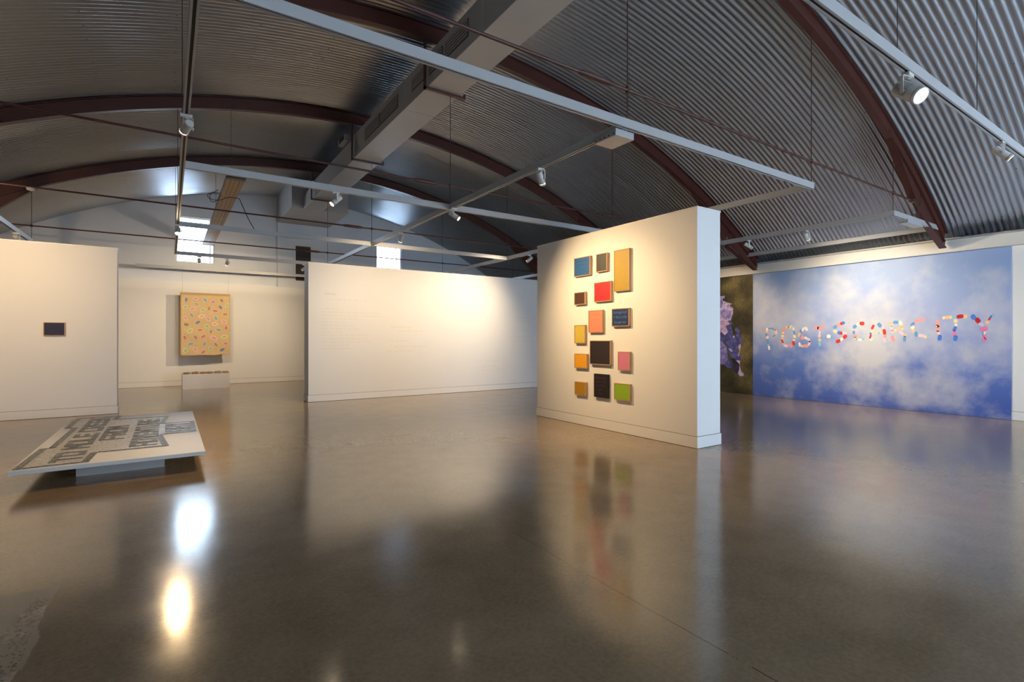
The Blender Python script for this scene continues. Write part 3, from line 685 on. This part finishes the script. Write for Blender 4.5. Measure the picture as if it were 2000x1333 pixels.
# ------------------------------------------------------------------ paintings on the partition
PW = 6.165
PAL = {'blue': srgb(8, 84, 150), 'charcoal': srgb(42, 42, 38), 'ochre': srgb(172, 138, 14), 'red': srgb(190, 6, 20), 'brown': srgb(72, 38, 24),
       'salmon': srgb(215, 132, 104), 'navy': srgb(14, 36, 92), 'straw': srgb(205, 178, 66), 'orange': srgb(228, 158, 12), 'black': srgb(38, 27, 30),
       'pink': srgb(208, 120, 150), 'mustard': srgb(172, 126, 16), 'plum': srgb(26, 18, 24), 'lime': srgb(140, 176, 36)}
NICE = {'blue': 'medium blue framed painting with faint handwriting, top left on the partition', 'charcoal': 'small dark grey framed painting between the blue and the tall ochre ones',
        'ochre': 'tall ochre yellow framed painting, top right on the partition', 'red': 'bright red square framed painting left of the tall ochre one',
        'brown': 'small dark brown framed painting on the left of the partition', 'salmon': 'salmon pink upright framed painting left of the navy lettered one',
        'navy': 'navy framed painting with light blue handwriting Sologamy', 'straw': 'pale straw yellow upright framed painting on the partition',
        'orange': 'small bright orange framed painting left of the big black one', 'black': 'largest black square framed painting with timber frame',
        'pink': 'rose pink upright framed painting right of the big black one', 'mustard': 'small mustard framed painting at the bottom left',
        'plum': 'unframed black canvas with purple handwriting at the bottom', 'lime': 'lime green framed painting at the bottom right'}
INK = {'blue': (srgb(40, 120, 175), 'We need to\nimagine\nthe world\nquietly'), 'navy': (srgb(80, 150, 200), 'Sologamy?\nI barely\nknow me'),
       'plum': (srgb(85, 48, 82), "Maybe I'll be\nold enough\nsomeday to\nwalk\nalone")}
def painting(kind, yf, yn, z0, z1, x, depth, label, axis='x', framed=True, ink=None, col=None):
    """axis 'x': hangs on a face looking to -x, spans y yn..yf ; axis 'y': face looking to -y, spans x yn..yf"""
    def B(bm, a0, a1, d0, d1, c0, c1):
        if axis == 'x': box(bm, x - d1, x - d0, a0, a1, c0, c1)
        else: box(bm, a0, a1, x - d1, x - d0, c0, c1)
        return bm
    a0, a1 = min(yf, yn), max(yf, yn)
    loc = (x - depth / 2, (a0 + a1) / 2, z0) if axis == 'x' else ((a0 + a1) / 2, x - depth / 2, z0)
    o = empty('painting', loc, label, 'painting', 'small square paintings')
    f = 0.011 if framed else 0.0
    cm = mat('paint_' + kind, col, 0.55, var=0.10, scale=26, bump=0.25, bscale=70)
    g = 0.004 if framed else 0.0
    obj('canvas', B(BM(), a0 + f + g, a1 - f - g, 0.006, depth - 0.004 if framed else depth, z0 + f + g, z1 - f - g), cm, o)
    if framed:
        for d in ((a0, a0 + f, z0, z1), (a1 - f, a1, z0, z1), (a0 + f, a1 - f, z0, z0 + f), (a0 + f, a1 - f, z1 - f, z1)):
            obj('frame_rail', B(BM(), d[0], d[1], 0.002, depth, d[2], d[3]), M['wood'], o)
        obj('backing', B(BM(), a0 + f, a1 - f, 0.002, 0.006, z0 + f, z1 - f), M['black'], o)
    if ink:
        ic, txt = ink
        im = mat('ink_' + kind, ic, 0.6)
        lines = txt.split('\n'); n = len(lines); W, H = (a1 - a0) * .80, (z1 - z0) * .80
        for k, t in enumerate(lines):
            wd = W * min(1, (len(t) + .5) / max(len(q) for q in lines)); hh = H / n * .66
            bm = text_bm(t, wd, hh, 0.0015, offset=-.012, shear=0.12)
            zc = (z0 + z1) / 2 + H / 2 - H * (k + .5) / n
            dd = (depth - 0.004 if framed else depth) + .0004
            if axis == 'x': place(bm, (x - dd, (a0 + a1) / 2, zc), (0, -1, 0), (0, 0, 1))
            else: place(bm, ((a0 + a1) / 2, x - dd, zc), (1, 0, 0), (0, 0, 1))
            obj('lettering', bm, im, o)
    return o
for k, yf, yn, z0, z1 in PAINT:
    painting(k, yf, yn, z0, z1, PW, 0.05, NICE[k], 'x', k != 'plum', INK.get(k), PAL[k])
painting('midnight', -2.02, -1.70, 1.61, 1.87, 13.30, 0.04, 'small dark blue framed painting alone on the left display wall', 'y', True,
         (srgb(62, 66, 110), 'CUSTOMARY\nIS A\nQUIET\nGROUP'), srgb(22, 24, 62))

# faint cream wall text on the centre wall
wt = bpy.data.objects.new('wall_text', None); link(wt); wt.location = (3.1, 13.05, 1.3)
tag(wt, 'faint cream vinyl text on the white centre wall, heading Library', 'wall text')
tm = mat('cream_vinyl', (0.78, 0.745, 0.67, 1), 0.5); tmh = mat('cream_vinyl_heading', (0.66, 0.60, 0.48, 1), 0.5)
bm = text_bm('Library', .27, .09, .0015); place(bm, (3.345, 13.0495, 2.665), (1, 0, 0), (0, 0, 1)); obj('heading', bm, tmh, wt)
rows = [(3.25, 2.53, .95)] + [(3.13, 2.30 - k * .083, (.35, 1.35, 1.5, .9, .6, .75, .85, .5, 1.1, 1.0, 1.25, .6, .7)[k]) for k in range(13)]
rows += [(4.9, 1.86, .5), (5.1, 1.76, .7), (4.8, 1.5, .6), (5.0, 1.34, .9), (4.8, 1.22, .7), (8.9, 2.2, .7), (8.95, 2.1, .6), (8.9, 1.8, .7), (8.9, 1.6, .6), (8.9, 1.46, .7), (7.4, .88, .9), (7.7, .72, .5), (7.7, .62, .8)]
for x0, z, ln in rows:
    bm = BM(); x = x0
    while x < x0 + ln:
        wl = random.uniform(.05, .19); box(bm, x, x + wl, 13.0485, 13.0498, z - .017, z + .012); x += wl + .035
    obj('text_line', bm, tm, wt)

# ------------------------------------------------------------------ hanging paper with lips, plinth and small pieces
HX0, HX1, HZ0, HZ1, HY = .30, 1.70, .99, 3.04, 19.5
hp = empty('hanging_paper', ((HX0 + HX1) / 2, HY, HZ0), 'hanging tan paper sheet covered with painted lips, above a low plinth', 'artwork')
def wav(x, z): return .012 * math.sin(4.5 * x + 1.3 * z) * (HZ1 - z) / 2 + .008 * math.sin(9 * z + 3 * x)
bm = BM(); nx, nz = 28, 40; gv = []
for j in range(nz + 1):
    row = []
    for i in range(nx + 1):
        x = HX0 + (HX1 - HX0) * i / nx; z = HZ0 + (HZ1 - HZ0) * j / nz
        if j == 0: z += random.uniform(-.018, .018) + .03 * i / nx
        if i in (0, nx): x += random.uniform(-.006, .006)
        row.append(bm.verts.new((x, HY + wav(x, z), z)))
    gv.append(row)
for j in range(nz):
    for i in range(nx): bm.faces.new((gv[j][i], gv[j][i + 1], gv[j + 1][i + 1], gv[j + 1][i]))
sh = obj('sheet', bm, mat('tan_paper', srgb(214, 184, 134), 0.75, var=0.14, scale=9, bump=.5, bscale=26), hp, smooth=True)
sm = sh.modifiers.new('thickness', 'SOLIDIFY'); sm.thickness = .004; sm.offset = 1
boxo('top_hem', (HX0 - .005, HX1 + .005, HY - .016, HY + .012, HZ1 - .07, HZ1 + .005), mat('hem_tan', srgb(190, 155, 105), .7), hp, .003)
for x in (HX0 + .06, HX1 - .06): obj('hanging_wire', rod(BM(), (x, HY, HZ1), (x, 19.03, TRB + TRH), .0015, 5), M['wire'], hp)
LC = {'n': (90, 100, 140), 'p': (222, 150, 160), 't': (130, 160, 165), 'm': (200, 110, 140), 'd': (120, 70, 60), 'g': (150, 195, 130), 'y': (185, 195, 105), 'r': (205, 95, 90), 'b': (165, 115, 95), 's': (150, 150, 155), 'q': (232, 180, 160), 'k': (105, 80, 65)}
LIPS = '297,245,55,85,n 398,225,55,10,p 497,240,60,-55,t 583,260,50,40,m 677,240,45,-50,d 408,290,50,-35,s 735,293,50,50,g 287,325,50,35,g 362,343,60,25,p 473,353,55,45,g 540,335,55,75,b 605,362,60,-5,r 665,318,55,-60,n 717,397,60,10,b 353,415,60,-55,s 290,450,50,-55,p 460,425,65,20,q 530,455,60,-45,p 613,443,60,-75,t 703,480,55,-40,p 418,495,60,35,n 297,520,55,-10,k 602,510,65,0,q 517,537,60,-25,g 727,553,60,80,r 335,590,65,50,y 442,580,55,0,r 560,598,55,80,b 645,577,65,-20,t 283,667,60,-75,r 395,663,60,-60,b 477,653,60,35,r 593,670,70,-35,p 707,655,65,5,y 343,737,65,10,t 490,738,60,65,s 615,747,60,-55,b 723,732,55,-5,m 290,808,60,80,g 392,797,55,-45,p 558,787,55,-60,g 477,828,60,35,r 683,805,65,30,n'
LM = {k: mat('lip_line_' + k, srgb(*c), .7) for k, c in LC.items()}
LH = {k: mat('lip_halo_' + k, srgb(*[int(q * .35 + 240 * .65) for q in c]), .7) for k, c in LC.items()}
LI = mat('lip_centre', srgb(205, 165, 120), .7)
def almond(c, L_, W_, a, n=9):
    up = [(L_ * (-1 + 2 * i / n), W_ * math.sin(PI * i / n) ** .8) for i in range(n + 1)]
    pts = up + [(p, -q) for p, q in reversed(up[1:-1])]
    return [(c[0] + p * math.cos(a) - q * math.sin(a), c[1] + p * math.sin(a) + q * math.cos(a)) for p, q in pts]
for e in LIPS.split():
    a, b, l, an, k = e.split(','); a, b, l, an = float(a), float(b), float(l), math.radians(float(an))
    cx_, cz_ = HX0 + (a - 235) / 535 * (HX1 - HX0), HZ0 + (870 - b) / 705 * (HZ1 - HZ0); hl = l / 535 * (HX1 - HX0) / 2
    bm = BM()
    for mi, (s, w_, off) in enumerate(((1.25, .72, .006), (.95, .47, .0075), (.62, .16, .009))):
        vs_ = [bm.verts.new((x, HY + wav(x, z) - off, z)) for x, z in almond((cx_, cz_), hl * s, hl * w_, an)]
        f_ = bm.faces.new(vs_); f_.material_index = mi
    obj('painted_lips', bm, [LH[k], LM[k], LI], hp)
pl = boxo('plinth', (.335, 1.60, 18.40, 19.28, 0, .46), M['plinth'], None, .003); tag(pl, 'low white rectangular plinth on the floor below the hanging paper', 'plinth')
PCS = [(.47 + .205 * i_ + .012 * ((i_ * 7) % 3 - 1), 18.60 + .285 * j_ + .012 * ((i_ * 5 + j_) % 3 - 1)) for j_ in range(2) for i_ in range(6)]
pm = mat('woven_brown', srgb(150, 118, 80), .8, var=.35, scale=40, bump=.8, bscale=60)
ORD = ['first', 'second', 'third', 'fourth', 'fifth', 'sixth', 'seventh', 'eighth', 'ninth', 'tenth', 'eleventh', 'twelfth']
for k, (px, py) in enumerate(sorted(PCS)):
    o = empty('lip_sculpture', (px, py, .46), 'brown lip-shaped piece on the plinth, %s from the left in the %s row' % (ORD[round((px - .47) / .205)], 'front' if py < 18.74 else 'back'), 'sculpture', 'brown lip pieces on the plinth')
    rx, ry, r_ = random.uniform(.070, .078), random.uniform(.095, .105), .016; n1, n2 = 20, 8; an = random.uniform(-.25, .25); tl = random.uniform(-.12, .12)
    def ring(rx, ry, r_, z):
        bm = BM(); R_ = []
        for i in range(n1):
            t = 2 * PI * i / n1; c, s = math.cos(t), math.sin(t); rr = r_ * (1 + .2 * math.sin(5 * t + k))
            row = []
            for j in range(n2):
                q = 2 * PI * j / n2; e = 1 + rr * math.cos(q) / rx
                x, y_ = rx * c * e, ry * s * e
                row.append(bm.verts.new((px + x * math.cos(an) - y_ * math.sin(an), py + x * math.sin(an) + y_ * math.cos(an), z + rr * (1 + math.sin(q)) + (x * tl if tl > 0 else (x + rx) * .0))))
            R_.append(row)
        for i in range(n1):
            for j in range(n2): bm.faces.new((R_[i][j], R_[(i + 1) % n1][j], R_[(i + 1) % n1][(j + 1) % n2], R_[i][(j + 1) % n2]))
        return bm
    obj('outer_lip', ring(rx, ry, r_, .464 + max(0, tl) * rx * 1.2), pm, o, smooth=True)
    obj('inner_lip', ring(rx * .5, ry * .55, r_ * .9, .464), pm, o, smooth=True)

# ------------------------------------------------------------------ floor board with mosaic lettering
BX0, BX1, BY0, BY1, BZ = -1.335, .36, 7.04, 11.07, .215
bd = empty('floor_board', (-.46, 9.05, 0), 'low white board hovering over the floor with black and silver mosaic lettering', 'artwork')
boxo('board', (BX0, BX1, BY0, BY1, BZ - .042, BZ), M['board'], bd, .002)
boxo('recessed_base', (-.865, -.045, 7.47, 10.62, 0, BZ - .042), M['plinth'], bd)
def mosaic(name, col, metal, rough, tilt, cell, var):
    m = bpy.data.materials.new(name); m.use_nodes = True; nt = m.node_tree; L = nt.links; p = nt.nodes['Principled BSDF']
    g = N(nt, 'ShaderNodeNewGeometry'); v = N(nt, 'ShaderNodeTexVoronoi'); v.inputs['Scale'].default_value = cell; L.new(g.outputs['Position'], v.inputs['Vector'])
    sub = N(nt, 'ShaderNodeVectorMath', operation='SUBTRACT'); sub.inputs[1].default_value = (.5, .5, .5); L.new(v.outputs['Color'], sub.inputs[0])
    sc = N(nt, 'ShaderNodeVectorMath', operation='SCALE'); sc.inputs['Scale'].default_value = tilt; L.new(sub.outputs[0], sc.inputs[0])
    ad = N(nt, 'ShaderNodeVectorMath', operation='ADD'); L.new(g.outputs['Normal'], ad.inputs[0]); L.new(sc.outputs[0], ad.inputs[1])
    nm = N(nt, 'ShaderNodeVectorMath', operation='NORMALIZE'); L.new(ad.outputs[0], nm.inputs[0]); L.new(nm.outputs[0], p.inputs['Normal'])
    sx = N(nt, 'ShaderNodeSeparateColor'); L.new(v.outputs['Color'], sx.inputs[0])
    mx = N(nt, 'ShaderNodeMix', data_type='RGBA'); mx.inputs[6].default_value = tuple(c * (1 - var) for c in col[:3]) + (1,); mx.inputs[7].default_value = tuple(min(1, c * (1 + var)) for c in col[:3]) + (1,)
    L.new(sx.outputs[1], mx.inputs[0]); L.new(mx.outputs[2], p.inputs['Base Color'])
    p.inputs['Metallic'].default_value = metal; p.inputs['Roughness'].default_value = rough
    return m
msil = mosaic('silver_mosaic', (.46, .44, .40, 1), .35, .3, .4, 70, .3)
mblk = mosaic('black_mosaic', (.012, .013, .016, 1), .10, .25, .38, 90, .8)
mblk.node_tree.nodes['Principled BSDF'].inputs['Specular IOR Level'].default_value = .35
OUT = [(-1.32, 7.11), (-1.29, 8.26), (-1.21, 8.26), (-1.19, 9.96), (-1.285, 9.96), (-1.27, 11.05), (-.67, 11.04), (-.71, 10.6), (0, 10.55), (-.06, 9.69), (.34, 9.70), (.33, 8.63), (-.08, 8.60), (0, 7.65), (-.69, 7.65), (-.72, 7.12)]
mp = obj('mosaic_field', prism(BM(), [(x, y_, BZ + .0005) for x, y_ in OUT], (0, 0, .004)), msil, bd)
n = len(OUT)
for i in range(n):
    a, b = Vector(OUT[i]), Vector(OUT[(i + 1) % n]); d = (b - a)
    wd = .065 if abs(d.y) > abs(d.x) else .028
    nr = Vector((d.y, -d.x)).normalized() * wd          # inward for this winding
    q = [a, b, b + nr, a + nr]
    obj('border_strip', prism(BM(), [(p.x, p.y, BZ + .005 + .0003 * (i % 2)) for p in q], (0, 0, .003)), mblk, bd)
# squarish block capitals drawn on a unit box, strokes as polygons
SW, SH = .17, .23
def RC(a, b, c, d): return [(a, b), (c, b), (c, d), (a, d)]
GL = {'T': [RC(0, 1 - SH, 1, 1), RC(.41, 0, .59, 1 - SH)], 'O': [RC(0, 0, SW, 1), RC(1 - SW, 0, 1, 1), RC(SW, 0, 1 - SW, SH), RC(SW, 1 - SH, 1 - SW, 1)],
      'L': [RC(0, 0, SW, 1), RC(SW, 0, 1, SH)], 'E': [RC(0, 0, SW, 1), RC(SW, 0, 1, SH), RC(SW, .4, .85, .6), RC(SW, 1 - SH, 1, 1)],
      'F': [RC(0, 0, SW, 1), RC(SW, .4, .85, .6), RC(SW, 1 - SH, 1, 1)], 'C': [RC(0, 0, SW, 1), RC(SW, 0, 1, SH), RC(SW, 1 - SH, 1, 1)],
      'U': [RC(0, 0, SW, 1), RC(1 - SW, 0, 1, 1), RC(SW, 0, 1 - SW, SH)], 'A': [RC(0, 0, SW, 1), RC(1 - SW, 0, 1, 1), RC(SW, .38, 1 - SW, .56), RC(SW, 1 - SH, 1 - SW, 1)],
      'D': [RC(0, 0, SW, 1), RC(SW, 0, .85, SH), RC(SW, 1 - SH, .85, 1), [(.74, SH), (.85, 0), (1, .15), (1, .85), (.85, 1), (.74, 1 - SH)]],
      'B': [RC(0, 0, SW, 1), RC(SW, 0, 1 - SW, SH), RC(SW, .4, 1 - SW, .6), RC(SW, 1 - SH, 1 - SW, 1), RC(1 - SW, 0, 1, .46), RC(1 - SW, .54, 1, 1)],
      'R': [RC(0, 0, SW, 1), RC(SW, .4, 1 - SW, .6), RC(SW, 1 - SH, 1 - SW, 1), RC(1 - SW, .4, 1, 1), [(.42, .4), (.74, 0), (1, 0), (.68, .4)]],
      'K': [RC(0, 0, SW, 1), [(SW, .42), (SW, .62), (.72, 1), (1, 1)], [(.40, .52), (.58, .64), (1, 0), (.72, 0)]],
      'M': [RC(0, 0, .2, 1), RC(.8, 0, 1, 1), [(.2, 1), (.2, .7), (.5, .3), (.5, .62)], [(.8, 1), (.8, .7), (.5, .3), (.5, .62)]],
      'N': [RC(0, 0, SW, 1), RC(1 - SW, 0, 1, 1), [(SW, 1), (SW, .64), (1 - SW, 0), (1 - SW, .36)]],
      'V': [[(0, 1), (.28, 1), (.5, .3), (.5, 0), (.38, 0)], [(1, 1), (.72, 1), (.5, .3), (.5, 0), (.62, 0)]],
      'Y': [RC(.37, 0, .63, .5), [(0, 1), (.28, 1), (.63, .5), (.37, .5)], [(1, 1), (.72, 1), (.5, .66), (.63, .5)]]}
for t, y0, y1, x0, x1 in (('TO MOLE CREEK', 7.26, 10.93, -1.075, -.80), ('FROM', 8.50, 9.80, -.765, -.495), ('ADVENTURE', 7.79, 10.30, -.41, -.12), ('BAY', 8.72, 9.60, -.045, .265)):
    nl = sum(1 for c in t if c != ' '); ns = t.count(' '); cell = (y1 - y0) / (nl + ns * .55); yy = y0
    for c in t:
        if c == ' ': yy += cell * .55; continue
        bm = BM()
        for k, poly in enumerate(GL[c]):
            prism(bm, [(x1 - q * (x1 - x0), yy + cell * (.07 + .86 * p), BZ + .005 + .0001 * k) for p, q in poly], (0, 0, .003))
        obj('letter', bm, mblk, bd); yy += cell

# ------------------------------------------------------------------ murals on the right wall
def mural_mat():
    m = bpy.data.materials.new('sky_mural_print'); m.use_nodes = True; nt = m.node_tree; L = nt.links; p = nt.nodes['Principled BSDF']
    g = N(nt, 'ShaderNodeNewGeometry'); pos = g.outputs['Position']
    def math_(op, a, b=None, c=False):
        n_ = N(nt, 'ShaderNodeMath', operation=op); n_.use_clamp = c
        for i, x in enumerate((a, b)):
            if x is None: continue
            if isinstance(x, (int, float)): n_.inputs[i].default_value = x
            else: L.new(x, n_.inputs[i])
        return n_.outputs[0]
    def noise(s, d, r=.55, dist=.0):
        n_ = N(nt, 'ShaderNodeTexNoise'); n_.inputs['Scale'].default_value = s; n_.inputs['Detail'].default_value = d; n_.inputs['Roughness'].default_value = r; n_.inputs['Distortion'].default_value = dist
        L.new(pos, n_.inputs['Vector']); return n_.outputs['Fac']
    sep = N(nt, 'ShaderNodeSeparateXYZ'); L.new(pos, sep.inputs[0]); Yc, Zc = sep.outputs[1], sep.outputs[2]
    n1, n2 = noise(.9, 3), noise(1.5, 6, .60)
    zz = math_('ADD', math_('DIVIDE', Zc, 3.3), math_('MULTIPLY', math_('SUBTRACT', n1, .5), .35))
    r = N(nt, 'ShaderNodeValToRGB'); e = r.color_ramp.elements
    st = [(0.02, srgb(74, 98, 172)), (.22, srgb(88, 116, 190)), (.42, srgb(122, 146, 206)), (.62, srgb(158, 172, 212)), (.95, srgb(140, 164, 206))]
    while len(e) < len(st): e.new(.5)
    for k, (q, c) in zip(e, st): k.position = q; k.color = c
    L.new(zz, r.inputs[0]); col = r.outputs[0]
    acc = None
    for cy_, cz_, rad, s in CLOUDS:
        d = N(nt, 'ShaderNodeVectorMath', operation='DISTANCE'); d.inputs[1].default_value = (13.285, cy_, cz_); L.new(pos, d.inputs[0])
        f = math_('MULTIPLY', math_('SUBTRACT', 1.0, math_('DIVIDE', d.outputs['Value'], rad * 2.6), True), s)
        acc = f if acc is None else math_('ADD', acc, f)
    cl = math_('ADD', math_('MULTIPLY', acc, .75), math_('MULTIPLY', math_('SUBTRACT', n2, .50), 2.3), True)
    mx = N(nt, 'ShaderNodeMix', data_type='RGBA'); mx.inputs[7].default_value = srgb(214, 212, 212); L.new(math_('MULTIPLY', cl, .85), mx.inputs[0]); L.new(col, mx.inputs[6])
    L.new(mx.outputs[2], p.inputs['Base Color']); p.inputs['Roughness'].default_value = .42
    return m
mu = empty('sky_mural', (13.29, 5.3, 0), 'large blue cloudy sky mural with POST-SCARCITY spelled in pills', 'mural')
skym = mural_mat()
obj('print', box(BM(), 13.286, XR - .001, 2.73, 7.897, .004, 3.312), skym, mu)
obj('skirting_wrap', box(BM(), 13.276, 13.2855, 2.73, 7.897, .004, .165), skym, mu)
PC = {'w': (244, 236, 218), 'y': (246, 222, 172), 'o': (248, 196, 140), 'p': (242, 160, 160), 'l': (236, 206, 214), 'L': (205, 195, 230), 'r': (222, 50, 45), 'R': (190, 25, 45), 'b': (98, 155, 208), 'B': (65, 125, 215), 't': (125, 200, 215), 'm': (230, 125, 170)}
PMAT = {k: mat('pill_' + k, srgb(*c), .45, var=.08, scale=60) for k, c in PC.items()}
PSH = mat('pill_painted_shade', srgb(120, 90, 110), .6)
for cy_, cz_, ay, az, by, bz, k in PILLS:
    bm = BM(); n_ = 14; X0 = 13.2858
    A_, B_ = Vector((ay, az)), Vector((by, bz)); c0 = Vector((cy_, cz_))
    def sup(t):
        c, s = math.cos(t), math.sin(t); return A_ * (math.copysign(abs(c) ** .7, c)) + B_ * (math.copysign(abs(s) ** .7, s))
    pts = [c0 + sup(2 * PI * i / n_) * 1.05 for i in range(n_)]
    if k in 'xX':
        m1, m2 = ('r', 'B') if k == 'x' else ('B', 'r')
        half = n_ // 2; q = n_ // 4
        right = [c0 + sup(-PI / 2 + PI * i / 8) * 1.05 for i in range(9)]; left = [c0 + sup(PI / 2 + PI * i / 8) * 1.05 for i in range(9)]
        for part, mi in ((left, 0), (right, 1)):
            prism(bm, [(X0, p.x, p.y) for p in part], (-.0015, 0, 0), mi)
        obj('painted_pill', bm, [PMAT[m1], PMAT[m2]], mu)
    else:
        prism(bm, [(X0, p.x, p.y) for p in pts], (-.0015, 0, 0)); obj('painted_pill', bm, PMAT[k], mu)

def dark_mat():
    m = bpy.data.materials.new('dark_foliage_print'); m.use_nodes = True; nt = m.node_tree; L = nt.links; p = nt.nodes['Principled BSDF']
    g = N(nt, 'ShaderNodeNewGeometry'); pos = g.outputs['Position']
    a = N(nt, 'ShaderNodeTexNoise'); a.inputs['Scale'].default_value = 38; a.inputs['Detail'].default_value = 5; a.inputs['Roughness'].default_value = .8; L.new(pos, a.inputs['Vector'])
    b = N(nt, 'ShaderNodeTexNoise'); b.inputs['Scale'].default_value = 1.6; b.inputs['Detail'].default_value = 3; L.new(pos, b.inputs['Vector'])
    ml = N(nt, 'ShaderNodeMath', operation='MULTIPLY'); L.new(a.outputs['Fac'], ml.inputs[0]); L.new(b.outputs['Fac'], ml.inputs[1])
    r = N(nt, 'ShaderNodeValToRGB'); e = r.color_ramp.elements
    for q, c in ((.14, srgb(30, 27, 18)), (.26, srgb(70, 64, 38)), (.40, srgb(140, 126, 80))):
        k = e.new(q); k.color = c
    e.remove(e[0]); e.remove(e[-1])
    L.new(ml.outputs[0], r.inputs[0]); L.new(r.outputs[0], p.inputs['Base Color']); p.inputs['Roughness'].default_value = .5
    return m
fm = empty('flower_mural', (13.29, 10.2, 0), 'dark olive mural with a lilac and blue crumpled flower, beside the sky mural', 'mural')
obj('print', box(BM(), 13.287, XR - .001, 7.899, 12.6, .004, 3.312), dark_mat(), fm)
def petal_mat(nm, c, c2):
    m = mat('petal_' + nm, srgb(*c), .55, var=.0); nt = m.node_tree; mx = [q for q in nt.nodes if q.type == 'MIX'][0]; nz = [q for q in nt.nodes if q.type == 'TEX_NOISE'][0]
    nz.inputs['Scale'].default_value = 7; nz.inputs['Distortion'].default_value = 1.5
    rp = N(nt, 'ShaderNodeValToRGB'); rp.color_ramp.elements[0].position = .4; rp.color_ramp.elements[0].color = srgb(*c2); rp.color_ramp.elements[1].position = .6; rp.color_ramp.elements[1].color = srgb(*c)
    nt.links.new(nz.outputs['Fac'], rp.inputs[0]); nt.links.new(rp.outputs[0], nt.nodes['Principled BSDF'].inputs['Base Color']); return m
PTM = {'pale': petal_mat('pale', (205, 198, 235), (150, 140, 200)), 'lilac': petal_mat('lilac', (150, 145, 205), (105, 100, 170)), 'violet': petal_mat('violet', (160, 150, 215), (110, 105, 175)),
       'blue': petal_mat('blue', (88, 95, 165), (60, 62, 118)), 'pink': petal_mat('pink', (210, 185, 225), (160, 140, 195)), 'dark': petal_mat('dark', (45, 45, 80), (28, 26, 48))}
for i, (k, P_) in enumerate(PETALS):
    X0 = 13.2868 - i * .0006
    obj('painted_petal', prism(BM(), [(X0, a, b) for a, b in P_], (-.0005, 0, 0)), PTM[k], fm)
